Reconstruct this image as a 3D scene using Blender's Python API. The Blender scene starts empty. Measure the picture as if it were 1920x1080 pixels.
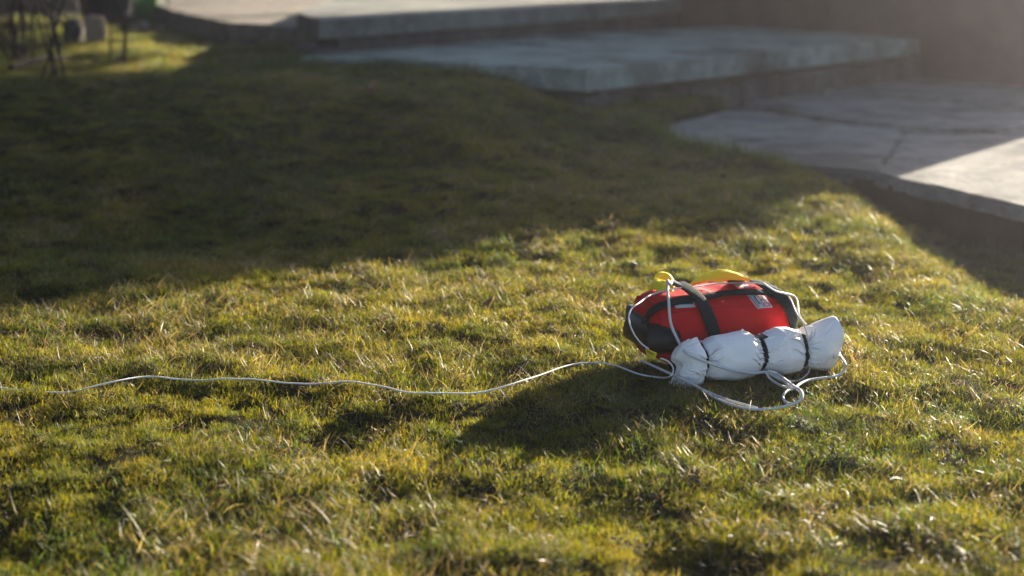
import bpy, bmesh, math, random
import numpy as np
from mathutils import Vector, Matrix

random.seed(7)
rng = np.random.default_rng(11)
SC = bpy.context.scene
COL = SC.collection
R = math.radians

# ------------------------------------------------------------------ camera
CAM_Z, FPX = 0.55, 2700.0
PITCH = math.atan(650.0 / FPX)
SUN_AZ, SUN_EL = R(38), R(14)
HAZE = 0.0076
cam_d = bpy.data.cameras.new('camera')
cam = bpy.data.objects.new('camera', cam_d)
COL.objects.link(cam)
cam.location = (0, 0, CAM_Z)
cam.rotation_euler = (R(90) - PITCH, 0, 0)
cam_d.sensor_width = 36.0
cam_d.lens = 36.0 * FPX / 1920.0
cam_d.clip_start = 0.05
cam_d.clip_end = 500
cam_d.dof.use_dof = True
cam_d.dof.focus_distance = 1.86
cam_d.dof.aperture_fstop = 3.9
cam_d.dof.aperture_blades = 0
SC.camera = cam

# ------------------------------------------------------------------ world, sun, exposure
world = bpy.data.worlds.new('World')
SC.world = world
world.use_nodes = True
wn = world.node_tree
bg = wn.nodes['Background']
sky = wn.nodes.new('ShaderNodeTexSky')
sky.sky_type = 'NISHITA'
sky.sun_disc = False
sky.sun_elevation = SUN_EL
sky.sun_rotation = SUN_AZ
sky.air_density = 0.65
sky.dust_density = 0.6
sky.ozone_density = 0.35
wn.links.new(sky.outputs[0], bg.inputs[0])
bg.inputs[1].default_value = 0.05

sun_d = bpy.data.lights.new('sun', 'SUN')
sun_d.energy = 5.0
sun_d.angle = R(0.55)
sun_d.color = (1.0, 0.885, 0.70)
sun = bpy.data.objects.new('sun', sun_d)
COL.objects.link(sun)
sdir = Vector((math.sin(SUN_AZ) * math.cos(SUN_EL), math.cos(SUN_AZ) * math.cos(SUN_EL), math.sin(SUN_EL)))
sun.rotation_euler = sdir.to_track_quat('Z', 'Y').to_euler()
sun.location = (6, 7, 5)

SC.view_settings.view_transform = 'Standard'
SC.view_settings.look = 'None'
SC.view_settings.gamma = 1.0
SC.view_settings.exposure = 2.6
SC.view_settings.use_curve_mapping = False
SC.render.engine = 'CYCLES'
SC.cycles.use_denoising = True
SC.cycles.max_bounces = 8
SC.cycles.volume_bounces = 0
SC.cycles.transparent_max_bounces = 8
SC.cycles.caustics_reflective = False
SC.cycles.caustics_refractive = False
SC.cycles.sample_clamp_indirect = 6.0


# ------------------------------------------------------------------ helpers
def ray(px, py):
    """world direction through a point of the 1920 x 1080 picture"""
    x = (px - 960.0) / FPX
    y = (540.0 - py) / FPX
    c, s = math.cos(PITCH), math.sin(PITCH)
    return np.array([x, c + y * s, -s + y * c])


def at(px, py, z):
    """where the line of sight meets the level z"""
    d = ray(px, py)
    t = (z - CAM_Z) / d[2]
    return np.array([d[0] * t, d[1] * t, z])


def atd(px, py, dist):
    """where the line of sight is dist metres forward"""
    d = ray(px, py)
    t = dist / d[1]
    return np.array([d[0] * t, dist, CAM_Z + d[2] * t])


def tag(o, label=None, cat=None, group=None, kind=None):
    if label: o['label'] = label
    if cat: o['category'] = cat
    if group: o['group'] = group
    if kind: o['kind'] = kind
    return o


def empty(name, loc=(0, 0, 0), rz=0.0):
    o = bpy.data.objects.new(name, None)
    o.empty_display_size = 0.02
    o.location = loc
    o.rotation_euler = (0, 0, rz)
    COL.objects.link(o)
    return o


def mesh_obj(name, verts, faces, mat, parent=None, smooth=True, uvs=None):
    me = bpy.data.meshes.new(name)
    me.from_pydata([tuple(map(float, v)) for v in verts], [], [tuple(map(int, f)) for f in faces])
    if smooth:
        me.polygons.foreach_set('use_smooth', [True] * len(me.polygons))
    if uvs is not None:
        l = me.uv_layers.new(name='UVMap')
        idx = np.empty(len(me.loops), dtype=np.int32)
        me.loops.foreach_get('vertex_index', idx)
        l.data.foreach_set('uv', np.asarray(uvs, dtype=np.float32)[idx].ravel())
    me.update()
    if mat: me.materials.append(mat)
    o = bpy.data.objects.new(name, me)
    COL.objects.link(o)
    if parent is not None: o.parent = parent
    return o


def bm_obj(name, bm, mat, parent=None, smooth=False):
    me = bpy.data.meshes.new(name)
    bmesh.ops.recalc_face_normals(bm, faces=bm.faces[:])
    bm.to_mesh(me)
    bm.free()
    if smooth: me.polygons.foreach_set('use_smooth', [True] * len(me.polygons))
    if mat: me.materials.append(mat)
    o = bpy.data.objects.new(name, me)
    COL.objects.link(o)
    if parent is not None: o.parent = parent
    return o


def catmull(pts, n=8, closed=False):
    P = np.asarray(pts, dtype=float)
    out = []
    m = len(P)
    for i in range(m - 1):
        p0 = P[max(i - 1, 0)]; p1 = P[i]; p2 = P[i + 1]; p3 = P[min(i + 2, m - 1)]
        for k in range(n):
            t = k / n
            out.append(0.5 * ((2 * p1) + (-p0 + p2) * t + (2 * p0 - 5 * p1 + 4 * p2 - p3) * t * t + (-p0 + 3 * p1 - 3 * p2 + p3) * t ** 3))
    out.append(P[-1])
    return np.array(out)


def tube(name, pts, r, mat, parent=None, sides=8, radii=None):
    P = np.asarray(pts, dtype=float)
    T = np.gradient(P, axis=0)
    T /= np.linalg.norm(T, axis=1)[:, None] + 1e-12
    up = np.array([0, 0, 1.0])
    a = np.cross(T[0], up)
    if np.linalg.norm(a) < 1e-3: a = np.array([1.0, 0, 0])
    verts, uvs, faces = [], [], []
    s = 0.0
    for i in range(len(P)):
        a = a - T[i] * np.dot(a, T[i])
        a /= np.linalg.norm(a) + 1e-12
        b = np.cross(T[i], a)
        rr = r if radii is None else radii[i]
        if i: s += np.linalg.norm(P[i] - P[i - 1])
        for k in range(sides):
            an = 2 * math.pi * k / sides
            verts.append(P[i] + rr * (math.cos(an) * a + math.sin(an) * b))
            uvs.append((s / 0.01, k / sides))
    n = len(P)
    for i in range(n - 1):
        for k in range(sides):
            k2 = (k + 1) % sides
            faces.append((i * sides + k, i * sides + k2, (i + 1) * sides + k2, (i + 1) * sides + k))
    faces.append(tuple(reversed(range(sides))))
    faces.append(tuple(range((n - 1) * sides, n * sides)))
    return mesh_obj(name, verts, faces, mat, parent, True, uvs)


def ribbon(name, pts, norms, width, thick, mat, parent=None, side=None):
    """flat webbing: path pts, surface normals norms"""
    P = np.asarray(pts, dtype=float); N = np.asarray(norms, dtype=float)
    T = np.gradient(P, axis=0)
    T /= np.linalg.norm(T, axis=1)[:, None] + 1e-12
    S = np.cross(T, N); S /= np.linalg.norm(S, axis=1)[:, None] + 1e-12
    N = np.cross(S, T); 
    verts, uvs, faces = [], [], []
    s = 0.0
    prof = [(-.5, 0), (-.5, .7), (-.42, 1), (0, 1.08), (.42, 1), (.5, .7), (.5, 0)]
    m = len(prof)
    for i in range(len(P)):
        if i: s += np.linalg.norm(P[i] - P[i - 1])
        for (a, b) in prof:
            verts.append(P[i] + S[i] * a * width + N[i] * b * thick)
            uvs.append((s / width, a + .5))
    for i in range(len(P) - 1):
        for k in range(m):
            k2 = (k + 1) % m
            faces.append((i * m + k, i * m + k2, (i + 1) * m + k2, (i + 1) * m + k))
    faces.append(tuple(reversed(range(m)))); faces.append(tuple(range((len(P) - 1) * m, len(P) * m)))
    return mesh_obj(name, verts, faces, mat, parent, True, uvs)


def rounded_box(bm, size, loc, bev=.01, seg=3, rot=None):
    g = bmesh.ops.create_cube(bm, size=1.0)
    vs = g['verts']
    for v in vs: v.co = Vector((v.co.x * size[0], v.co.y * size[1], v.co.z * size[2]))
    es = list({e for v in vs for e in v.link_edges})
    if bev > 0:
        rb = bmesh.ops.bevel(bm, geom=es, offset=bev, segments=seg, affect='EDGES', profile=.5)
        vs = list({v for f in rb['faces'] for v in f.verts} | {v for v in vs if v.is_valid})
    for v in vs:
        c = v.co.copy()
        if rot is not None: c = rot @ c
        v.co = c + Vector(loc)
    return vs


# ------------------------------------------------------------------ noise in numpy (for terrain and fabrics)
def _hash(ix, iy, seed):
    h = (ix.astype(np.int64) * 374761393 + iy.astype(np.int64) * 668265263 + seed * 982451653) & 0xffffffff
    h = ((h ^ (h >> 13)) * 1274126177) & 0xffffffff
    return ((h ^ (h >> 16)) & 0xffff) / 65535.0


def vnoise(x, y, seed=0):
    x = np.asarray(x, float); y = np.asarray(y, float)
    ix = np.floor(x); iy = np.floor(y)
    fx = x - ix; fy = y - iy
    fx = fx * fx * fx * (fx * (fx * 6 - 15) + 10); fy = fy * fy * fy * (fy * (fy * 6 - 15) + 10)
    a = _hash(ix, iy, seed); b = _hash(ix + 1, iy, seed); c = _hash(ix, iy + 1, seed); d = _hash(ix + 1, iy + 1, seed)
    return (a + (b - a) * fx + (c - a) * fy + (a - b - c + d) * fx * fy) * 2 - 1


def rotn(x, y, f, seed, ang):
    c, s = math.cos(ang), math.sin(ang)
    return vnoise((x * c - y * s) * f + seed * 3.7, (x * s + y * c) * f - seed * 1.3, seed)


def smooth(a, b, v):
    t = np.clip((np.asarray(v, float) - a) / (b - a), 0, 1)
    return t * t * (3 - 2 * t)


def inside(poly, x, y):
    """points in polygon (vectorised)"""
    x = np.asarray(x, float); y = np.asarray(y, float)
    r = np.zeros(x.shape, bool)
    n = len(poly)
    for i in range(n):
        x1, y1 = poly[i][:2]; x2, y2 = poly[(i + 1) % n][:2]
        c = ((y1 > y) != (y2 > y)) & (x < (x2 - x1) * (y - y1) / (y2 - y1 + 1e-12) + x1)
        r ^= c
    return r


def poly_dist(poly, x, y):
    """signed distance, negative inside"""
    x = np.asarray(x, float); y = np.asarray(y, float)
    d = np.full(x.shape, 1e9)
    n = len(poly)
    for i in range(n):
        x1, y1 = poly[i][:2]; x2, y2 = poly[(i + 1) % n][:2]
        ex, ey = x2 - x1, y2 - y1
        t = np.clip(((x - x1) * ex + (y - y1) * ey) / (ex * ex + ey * ey + 1e-12), 0, 1)
        d = np.minimum(d, np.hypot(x - x1 - t * ex, y - y1 - t * ey))
    return np.where(inside(poly, x, y), -d, d)


# levels and outlines (world metres)
Z_PAVE, Z_STEP, Z_TERR = 0.02, 0.18, 0.295
PAVE_OUT = [at(*p, Z_PAVE)[:2] for p in [(1190, 246), (1235, 268), (1300, 288), (1450, 305), (1620, 322), (1760, 350), (1920, 388), (2150, 445)]] + [np.array([3.2, 2.2]), np.array([6, 4]), np.array([6, 9])] + [at(1700, 120, Z_PAVE)[:2], at(1400, 175, Z_PAVE)[:2]]
STEP_OUT = [at(*p, Z_STEP)[:2] for p in [(1100, 130), (1650, 77), (1900, 56)]] + [np.array([5.5, 9.5]), np.array([4.0, 10.5])] + [at(1500, 42, Z_STEP)[:2], at(1250, 55, Z_STEP)[:2], at(900, 72, Z_STEP)[:2], at(620, 95, Z_STEP)[:2], at(560, 108, Z_STEP)[:2], at(700, 108, Z_STEP)[:2], at(850, 119, Z_STEP)[:2], at(990, 124, Z_STEP)[:2]]
TERR_OUT = [at(*p, Z_TERR)[:2] for p in [(597, 38), (1250, 0), (1700, -42)]] + [np.array([5.2, 12.5]), np.array([6.5, 16.0]), np.array([-1.0, 16.0])] + [at(*p, Z_TERR)[:2] for p in [(556, 24)]]
PATH_OUT = [at(*p, .235)[:2] for p in [(640, 47), (547, 49), (430, 43), (345, 27), (300, 12), (240, -12), (150, -30), (620, -30)]]


def ground_h(x, y):
    x = np.asarray(x, float); y = np.asarray(y, float)
    far = smooth(9, 14, np.hypot(x, y))
    h = -0.018 + 0 * x
    # lawn climbing on the left towards the steps
    left = 1 - smooth(-0.28, 0.22, x - 0.12 * (y - 3.5))
    h += .160 * smooth(2.6, 3.95, y) * left
    h += .03 * smooth(3.2, 4.2, y) * (1 - left) * (1 - smooth(.4, .9, x))
    # lawn falling away at the right in front of the paving edge
    h += .032 * smooth(2.3, 2.9, y) * (1 - left) * (1 - smooth(.64, .86, x))
    h -= .090 * smooth(.66, .98, x) * smooth(2.05, 2.55, y)
    # broad and small bumps
    b = .013 * rotn(x, y, 3.1, 1, .3) + .0065 * rotn(x, y, 6.7, 2, 1.1)
    n3 = rotn(x, y, 13.0, 3, .7); n4 = rotn(x, y, 24.0, 4, 2.0); n5 = rotn(x, y, 47.0, 5, .2)
    b += .009 * (1 - 1.7 * np.abs(n3)) + .0065 * n4 + .005 * n5
    h += b * (1 - far)
    # dip where the shadow of the pack ends, small hummock before it
    h -= .014 * np.exp(-(((x - .02) / .16) ** 2 + ((y - 1.60) / .07) ** 2))
    h += .012 * np.exp(-(((x - .06) / .22) ** 2 + ((y - 1.46) / .05) ** 2))
    # settled flat under the pack
    k = np.exp(-(((x - .29) / .17) ** 4 + ((y - 1.93) / .12) ** 4))
    h = h * (1 - k) + (-.012) * k
    # below the paving and the steps the soil lies lower
    for poly, z in ((PAVE_OUT, -.06), (STEP_OUT, -.03), (TERR_OUT, .08)):
        d = poly_dist(poly, x, y)
        m = smooth(.0, -.08, d)
        h = h * (1 - m) + np.minimum(h, z) * m
    return h


# ------------------------------------------------------------------ materials
def new_mat(name):
    m = bpy.data.materials.new(name)
    m.use_nodes = True
    nt = m.node_tree
    p = nt.nodes['Principled BSDF']
    return m, nt, p


def N(nt, t, **kw):
    n = nt.nodes.new(t)
    for k, v in kw.items(): setattr(n, k, v)
    return n


def mixc(nt, fac, a, b, mode='MIX'):
    n = nt.nodes.new('ShaderNodeMix'); n.data_type = 'RGBA'; n.blend_type = mode
    for s, v in ((n.inputs[0], fac), (n.inputs[6], a), (n.inputs[7], b)):
        if hasattr(v, 'is_linked'): nt.links.new(v, s)
        elif isinstance(v, (int, float)): s.default_value = v
        else: s.default_value = (*v, 1)
    return n.outputs[2]


def ramp(nt, src, stops, interp='LINEAR'):
    n = nt.nodes.new('ShaderNodeValToRGB')
    n.color_ramp.interpolation = interp
    el = n.color_ramp.elements
    while len(el) < len(stops): el.new(.5)
    for e, (p, c) in zip(el, stops):
        e.position = p
        e.color = (*c, 1) if not isinstance(c, (int, float)) else (c, c, c, 1)
    nt.links.new(src, n.inputs[0])
    return n.outputs[0]


def noise(nt, scale, detail=3, rough=.55, src=None, coords='pos', dim=None):
    n = nt.nodes.new('ShaderNodeTexNoise')
    n.inputs['Scale'].default_value = scale
    n.inputs['Detail'].default_value = detail
    n.inputs['Roughness'].default_value = rough
    if src is None:
        if coords == 'pos':
            g = nt.nodes.new('ShaderNodeNewGeometry'); src = g.outputs['Position']
        else:
            g = nt.nodes.new('ShaderNodeTexCoord'); src = g.outputs['Object']
    nt.links.new(src, n.inputs['Vector'])
    return n.outputs['Fac']


def bump(nt, p, height, strength=.3, dist=.002):
    b = nt.nodes.new('ShaderNodeBump')
    b.inputs['Strength'].default_value = strength
    b.inputs['Distance'].default_value = dist
    nt.links.new(height, b.inputs['Height'])
    nt.links.new(b.outputs[0], p.inputs['Normal'])


def mathn(nt, op, a, b=None, clamp=False):
    n = nt.nodes.new('ShaderNodeMath'); n.operation = op; n.use_clamp = clamp
    for s, v in ((n.inputs[0], a), (n.inputs[1], b)):
        if v is None: continue
        if hasattr(v, 'is_linked'): nt.links.new(v, s)
        else: s.default_value = v
    return n.outputs[0]


def blade_mat(name, stops, patch, dry, tip, transl=.5, rough=.5, spec=.35):
    """blade colour from a random value kept with each blade, drifting with the place on the lawn"""
    m, nt, p = new_mat(name)
    ar = N(nt, 'ShaderNodeAttribute', attribute_name='rnd').outputs['Fac']
    at_ = N(nt, 'ShaderNodeAttribute', attribute_name='along').outputs['Fac']
    oi = N(nt, 'ShaderNodeObjectInfo').outputs['Random']
    nz = noise(nt, 2.3, 3, .6)
    nz2 = noise(nt, 9.0, 2, .5)
    v = mathn(nt, 'ADD', mathn(nt, 'MULTIPLY', ar, .55), mathn(nt, 'MULTIPLY', oi, .2))
    v = mathn(nt, 'ADD', v, mathn(nt, 'MULTIPLY', mathn(nt, 'SUBTRACT', nz2, .5), patch))
    v = mathn(nt, 'ADD', v, mathn(nt, 'MULTIPLY', mathn(nt, 'SUBTRACT', nz, .38), patch), clamp=True)
    c = ramp(nt, v, stops)
    c = mixc(nt, mathn(nt, 'MULTIPLY', mathn(nt, 'POWER', at_, 3.0), tip), c, dry)
    nt.links.new(c, p.inputs['Base Color'])
    p.inputs['Roughness'].default_value = rough
    p.inputs['Specular IOR Level'].default_value = spec
    tr = N(nt, 'ShaderNodeBsdfTranslucent')
    c2 = mixc(nt, 1.0, c, (1.45, 1.35, .55), 'MULTIPLY')
    nt.links.new(c2, tr.inputs['Color'])
    mx = N(nt, 'ShaderNodeMixShader'); mx.inputs[0].default_value = transl
    nt.links.new(p.outputs[0], mx.inputs[1]); nt.links.new(tr.outputs[0], mx.inputs[2])
    nt.links.new(mx.outputs[0], nt.nodes['Material Output'].inputs['Surface'])
    return m


M = {}
M['grass'] = blade_mat('grass_blade', [(0, (.014, .042, .006)), (.35, (.032, .085, .010)), (.6, (.075, .125, .012)), (.8, (.15, .155, .022)), (1, (.25, .21, .08))], .9, (.30, .24, .11), .5, transl=.5, rough=.5, spec=.35)
M['moss'] = blade_mat('moss_frond', [(0, (.018, .035, .005)), (.3, (.065, .088, .008)), (.6, (.16, .155, .013)), (.85, (.23, .18, .022)), (1, (.16, .085, .025))], .8, (.22, .18, .03), .3, transl=.45, rough=.6, spec=.25)
M['straw'] = blade_mat('dry_blade', [(0, (.05, .035, .022)), (.35, (.13, .10, .06)), (.62, (.27, .205, .11)), (.85, (.40, .33, .20)), (1, (.22, .10, .05))], .6, (.34, .28, .17), .2, transl=.38, rough=.5, spec=.35)

# soil
m, nt, p = new_mat('soil'); M['soil'] = m
c = ramp(nt, noise(nt, 30, 6, .65), [(.3, (.012, .010, .006)), (.55, (.022, .021, .010)), (.75, (.04, .033, .02))])
nt.links.new(c, p.inputs['Base Color']); p.inputs['Roughness'].default_value = 1.0; p.inputs['Specular IOR Level'].default_value = .03
bump(nt, p, noise(nt, 160, 5, .7), .6, .004)


def stone_mat(name, a, b, dark, sc=9.0, rough=.75, stain=.5, bd=.0025):
    m, nt, p = new_mat(name)
    c = ramp(nt, noise(nt, sc, 6, .65), [(.3, a), (.7, b)])
    st = ramp(nt, noise(nt, sc * .32, 5, .7), [(.5, 0.0), (.62, 1.0)])
    c = mixc(nt, mathn(nt, 'MULTIPLY', st, stain), c, dark)
    big = ramp(nt, noise(nt, 2.1, 6, .72), [(.40, .30), (.49, .85), (.62, 1.12)])
    c = mixc(nt, .85, c, big, 'MULTIPLY')
    gr = ramp(nt, noise(nt, 260, 3, .6), [(.35, .72), (.7, 1.15)])
    c = mixc(nt, .8, c, gr, 'MULTIPLY')
    nt.links.new(c, p.inputs['Base Color'])
    p.inputs['Roughness'].default_value = rough
    p.inputs['Specular IOR Level'].default_value = .15
    h = mathn(nt, 'ADD', noise(nt, 55, 6, .7), mathn(nt, 'MULTIPLY', noise(nt, 12, 4, .6), 1.6))
    bump(nt, p, h, .8, bd)
    return m


M['slab'] = stone_mat('concrete_slab', (.19, .235, .205), (.33, .385, .34), (.05, .062, .056), 9.0, .8, .7)
M['slab_warm'] = stone_mat('terrace_concrete', (.13, .14, .125), (.22, .215, .19), (.07, .07, .06), 8.0, .8, .5)
M['flag'] = stone_mat('flagstone', (.20, .195, .18), (.33, .315, .29), (.10, .095, .085), 13.0, .85, .6, .007)
M['rubble'] = stone_mat('rubble_stone', (0.0620, 0.0589, 0.0558), (0.1302, 0.1116, 0.1023), (0.0310, 0.0279, 0.0279), 18.0, .9, .5)
M['block'] = stone_mat('warm_stone', (0.3100, 0.2108, 0.1364), (0.3844, 0.2790, 0.1922), (0.1860, 0.1240, 0.0806), 20.0, .85, .2)
M['pebble'] = stone_mat('pebble', (0.2790, 0.2046, 0.1736), (0.3720, 0.2852, 0.2480), (0.1860, 0.1364, 0.1116), 20.0, .6, .2)


def simple(name, col, rough=.6, spec=.5, nscale=None, namp=.25, bscale=None, bd=.001, sheen=0, metallic=0):
    m, nt, p = new_mat(name)
    if nscale:
        f = ramp(nt, noise(nt, nscale, 5, .6), [(.3, 1 - namp), (.7, 1 + namp)])
        nt.links.new(mixc(nt, 1.0, col, f, 'MULTIPLY'), p.inputs['Base Color'])
    else:
        p.inputs['Base Color'].default_value = (*col, 1)
    p.inputs['Roughness'].default_value = rough
    p.inputs['Specular IOR Level'].default_value = spec
    p.inputs['Metallic'].default_value = metallic
    if sheen:
        p.inputs['Sheen Weight'].default_value = sheen
    if bscale: bump(nt, p, noise(nt, bscale, 4, .6), .6, bd)
    return m


M['bark'] = simple('bark', (0.0325, 0.0228, 0.0182), .9, .2, 40, .4, 90, .003)
M['stake'] = simple('weathered_stake', (0.2730, 0.1755, 0.1430), .8, .3, 60, .25, 120, .001)
M['fence_board'] = simple('grey_fence_board', (0.1105, 0.1235, 0.1365), .75, .3, 25, .25, 60, .001)
M['fence_rail'] = simple('brown_rail', (0.0975, 0.0553, 0.0358), .8, .3, 25, .3)
M['pot'] = simple('black_pot', (0.0052, 0.0052, 0.0065), .45, .5, 30, .3)
M['leaf'] = simple('bulb_leaf', (0.0455, 0.1690, 0.0195), .4, .5, 30, .25)
M['dry_leaf'] = simple('dry_leaf', (0.2340, 0.1105, 0.0650), .6, .4, 60, .3)
M['board'] = simple('dark_board', (0.0390, 0.0292, 0.0228), .8, .3, 12, .3, 60, .002)
M['red'] = None


def weave_mat(name, col, fleck, su, sv, rough=.55, flk=.5, bstr=.7, bd=.0006):
    """webbing: diagonal weave laid along the strap"""
    m, nt, p = new_mat(name)
    uv = N(nt, 'ShaderNodeTexCoord').outputs['UV']
    sep = N(nt, 'ShaderNodeSeparateXYZ'); nt.links.new(uv, sep.inputs[0])
    a = mathn(nt, 'SINE', mathn(nt, 'MULTIPLY', sep.outputs[0], su * 2 * math.pi))
    b = mathn(nt, 'SINE', mathn(nt, 'MULTIPLY', sep.outputs[1], sv * 2 * math.pi))
    ab = mathn(nt, 'MULTIPLY', a, b)
    f = mathn(nt, 'ADD', mathn(nt, 'MULTIPLY', ab, .5), .5)
    nz = noise(nt, 300, 3, .6)
    k = ramp(nt, mathn(nt, 'MULTIPLY', f, mathn(nt, 'ADD', nz, .35)), [(.55, 0.0), (.85, 1.0)])
    c = mixc(nt, mathn(nt, 'MULTIPLY', k, flk), col, fleck)
    nt.links.new(c, p.inputs['Base Color'])
    p.inputs['Roughness'].default_value = rough
    p.inputs['Specular IOR Level'].default_value = .12
    bump(nt, p, f, bstr, bd)
    return m


M['webbing'] = weave_mat('grey_green_webbing', (.010, .015, .017), (.12, .13, .13), 5, 4, .85, .25)
M['elastic'] = weave_mat('black_elastic', (0.0052, 0.0078, 0.0091), (0.0325, 0.0390, 0.0390), 12, 6, .5, .3)
M['rope'] = weave_mat('white_rope', (0.5616, 0.5544, 0.5472), (0.3600, 0.3600, 0.3744), 2.2, 3, .55, .45, .6, .0004)
M['line'] = weave_mat('white_line', (0.6120, 0.5976, 0.5760), (0.4320, 0.4176, 0.4032), 3.5, 3, .5, .35, .5, .0002)


def fabric_mat(name, col, dark, rough=.7, sheen=.25, scale=900, bd=.0004, spec=.35):
    m, nt, p = new_mat(name)
    n1 = noise(nt, scale, 2, .6, coords='obj')
    n2 = noise(nt, 14, 4, .6, coords='obj')
    c = mixc(nt, ramp(nt, n2, [(.35, 0.0), (.75, 1.0)]), col, dark)
    c = mixc(nt, .7, c, ramp(nt, n1, [(.3, .72), (.7, 1.2)]), 'MULTIPLY')
    nt.links.new(c, p.inputs['Base Color'])
    p.inputs['Roughness'].default_value = rough
    p.inputs['Specular IOR Level'].default_value = spec
    p.inputs['Sheen Weight'].default_value = sheen
    p.inputs['Sheen Tint'].default_value = (*[min(1, v * 1.2 + .1) for v in col], 1)
    bump(nt, p, n1, .5, bd)
    return m


M['red'] = fabric_mat('red_cordura', (.52, .009, .012), (.44, .007, .010), .8, .06, 900, .0004, .2)
M['red_panel'] = fabric_mat('red_end_panel', (.44, .010, .009), (.36, .007, .008), .8, .05, 900, .0004, .2)
M['yellow'] = fabric_mat('yellow_nylon', (.74, .60, .008), (.66, .50, .006), .6, .08, 1200, .0003)
M['silver'] = fabric_mat('silver_grey_cloth', (.80, .77, .745), (.73, .70, .68), .55, .08, 1500, .0001, .4)
M['rubber'] = simple('black_bumper', (.004, .006, .007), .45, .3, 60, .3, 500, .00015)
M['dark_grey'] = simple('dark_grey_fabric', (0.0325, 0.0390, 0.0455), .7, .4, 200, .2)
M['white_label'] = simple('label_white', (0.4680, 0.4550, 0.4680), .45, .5, 120, .06)
M['green_label'] = simple('label_green', (0.0195, 0.1040, 0.0715), .45, .5)
M['ink'] = simple('ink_black', (.02, .02, .025), .5, .4)
M['ink_red'] = simple('ink_red', (.45, .01, .04), .5, .4)
M['label_edge'] = simple('label_red_edge', (.55, .03, .03), .5, .4)

# ------------------------------------------------------------------ ground sheet
def axis(lo, hi, dense0, dense1, step, grow=1.22):
    mid = list(np.arange(dense0, dense1 + 1e-6, step))
    a = []; s = step; v = dense0
    while v > lo:
        s *= grow; v -= s; a.append(v)
    b = []; s = step; v = dense1
    while v < hi:
        s *= grow; v += s; b.append(v)
    return np.array(a[::-1] + mid + b)


gx = axis(-120, 120, -2.0, 2.2, .02)
gy = axis(-60, 160, .7, 6.6, .02)
X, Y = np.meshgrid(gx, gy)
Z = ground_h(X, Y)
nx, ny = len(gx), len(gy)
gv = np.stack([X.ravel(), Y.ravel(), Z.ravel()], 1)
ii = np.arange(nx * ny).reshape(ny, nx)
gf = np.stack([ii[:-1, :-1].ravel(), ii[:-1, 1:].ravel(), ii[1:, 1:].ravel(), ii[1:, :-1].ravel()], 1)


def fast_mesh(name, V, F, mat, k=4):
    me = bpy.data.meshes.new(name)
    me.vertices.add(len(V)); me.vertices.foreach_set('co', V.astype(np.float32).ravel())
    me.loops.add(len(F) * k); me.loops.foreach_set('vertex_index', F.astype(np.int32).ravel())
    me.polygons.add(len(F)); me.polygons.foreach_set('loop_start', np.arange(0, len(F) * k, k, dtype=np.int32))
    me.polygons.foreach_set('use_smooth', np.ones(len(F), bool))
    me.update(calc_edges=True)
    if mat: me.materials.append(mat)
    return me


ground = bpy.data.objects.new('ground', fast_mesh('ground', gv, gf, M['soil']))
COL.objects.link(ground)
tag(ground, kind='structure')


# ------------------------------------------------------------------ stone work
def slab_obj(name, poly, z, thick, mat, parent, bev=.006, rough=.0015, sub=.05):
    """a slab cut from an outline, with softened worn arris"""
    bm = bmesh.new()
    # densify outline so that the edge can wander a little
    out = []
    n = len(poly)
    for i in range(n):
        a = np.array(poly[i][:2]); b = np.array(poly[(i + 1) % n][:2])
        L = np.linalg.norm(b - a); k = max(1, min(60, int(L / sub)))
        nrm = np.array([b[1] - a[1], a[0] - b[0]]) / (L + 1e-9)
        for j in range(k):
            q = a + (b - a) * j / k
            if j: q = q + nrm * rough * random.uniform(-1, 1)
            out.append(q)
    vs = [bm.verts.new((q[0], q[1], z)) for q in out]
    f = bm.faces.new(vs)
    if f.normal.z < 0: f.normal_flip()
    r = bmesh.ops.extrude_face_region(bm, geom=[f])
    low = [v for v in r['geom'] if isinstance(v, bmesh.types.BMVert)]
    for v in low: v.co.z -= thick
    top = [e for e in bm.edges if all(abs(v.co.z - z) < 1e-6 for v in e.verts)]
    if bev: bmesh.ops.bevel(bm, geom=top, offset=bev, segments=2, affect='EDGES')
    return bm_obj(name, bm, mat, parent)


# flagstones of the path at the right
paving = empty('paving', (0, 0, 0)); tag(paving, kind='structure')
FL = [
    [(1194, 247), (1382, 202), (1455, 212), (1532, 226), (1694, 244), (1674, 285), (1639, 322), (1450, 304), (1300, 287), (1232, 267)],
    [(1392, 194), (1482, 176), (1645, 181), (1900, 201), (1990, 215), (1870, 244), (1697, 235), (1542, 220), (1460, 205)],
    [(1505, 168), (1560, 150), (1720, 128), (2150, 120), (2400, 190), (2010, 208), (1900, 195), (1660, 175)],
    [(1702, 249), (1870, 251), (1995, 224), (2400, 205), (2600, 330), (2300, 475), (2120, 436), (1920, 387), (1760, 349), (1640, 322.5), (1675, 286), (1695, 247)],
]
for i, f in enumerate(FL):
    zt = Z_PAVE + [.0, .004, .002, .0005][i]
    slab_obj('paving_stone', [at(x, y, zt) for x, y in f], zt, .034, M['flag'], paving, .008, .004, .04)
slab_obj('paving_bed', [np.array([q[0], q[1]]) for q in PAVE_OUT], Z_PAVE - .02, .14, M['soil'], paving, .012, .012, .04)

# step with thick concrete tread
step = empty('stone_step', (float(STEP_OUT[0][0]), float(STEP_OUT[0][1]), 0))
tag(step, 'lower garden step with thick grey-green concrete slab whose worn corner stands above the lawn', 'step')


def local(poly, o): return [np.array([q[0] - o.location.x, q[1] - o.location.y]) for q in poly]


slab_obj('tread', local(STEP_OUT, step), Z_STEP, .066, M['slab'], step, .007, .0015, .06)


def shrink(poly, d):
    c = np.mean(np.array([q[:2] for q in poly]), 0)
    return [np.array(q[:2]) + (c - np.array(q[:2])) / np.linalg.norm(c - np.array(q[:2])) * d for q in poly]


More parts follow.
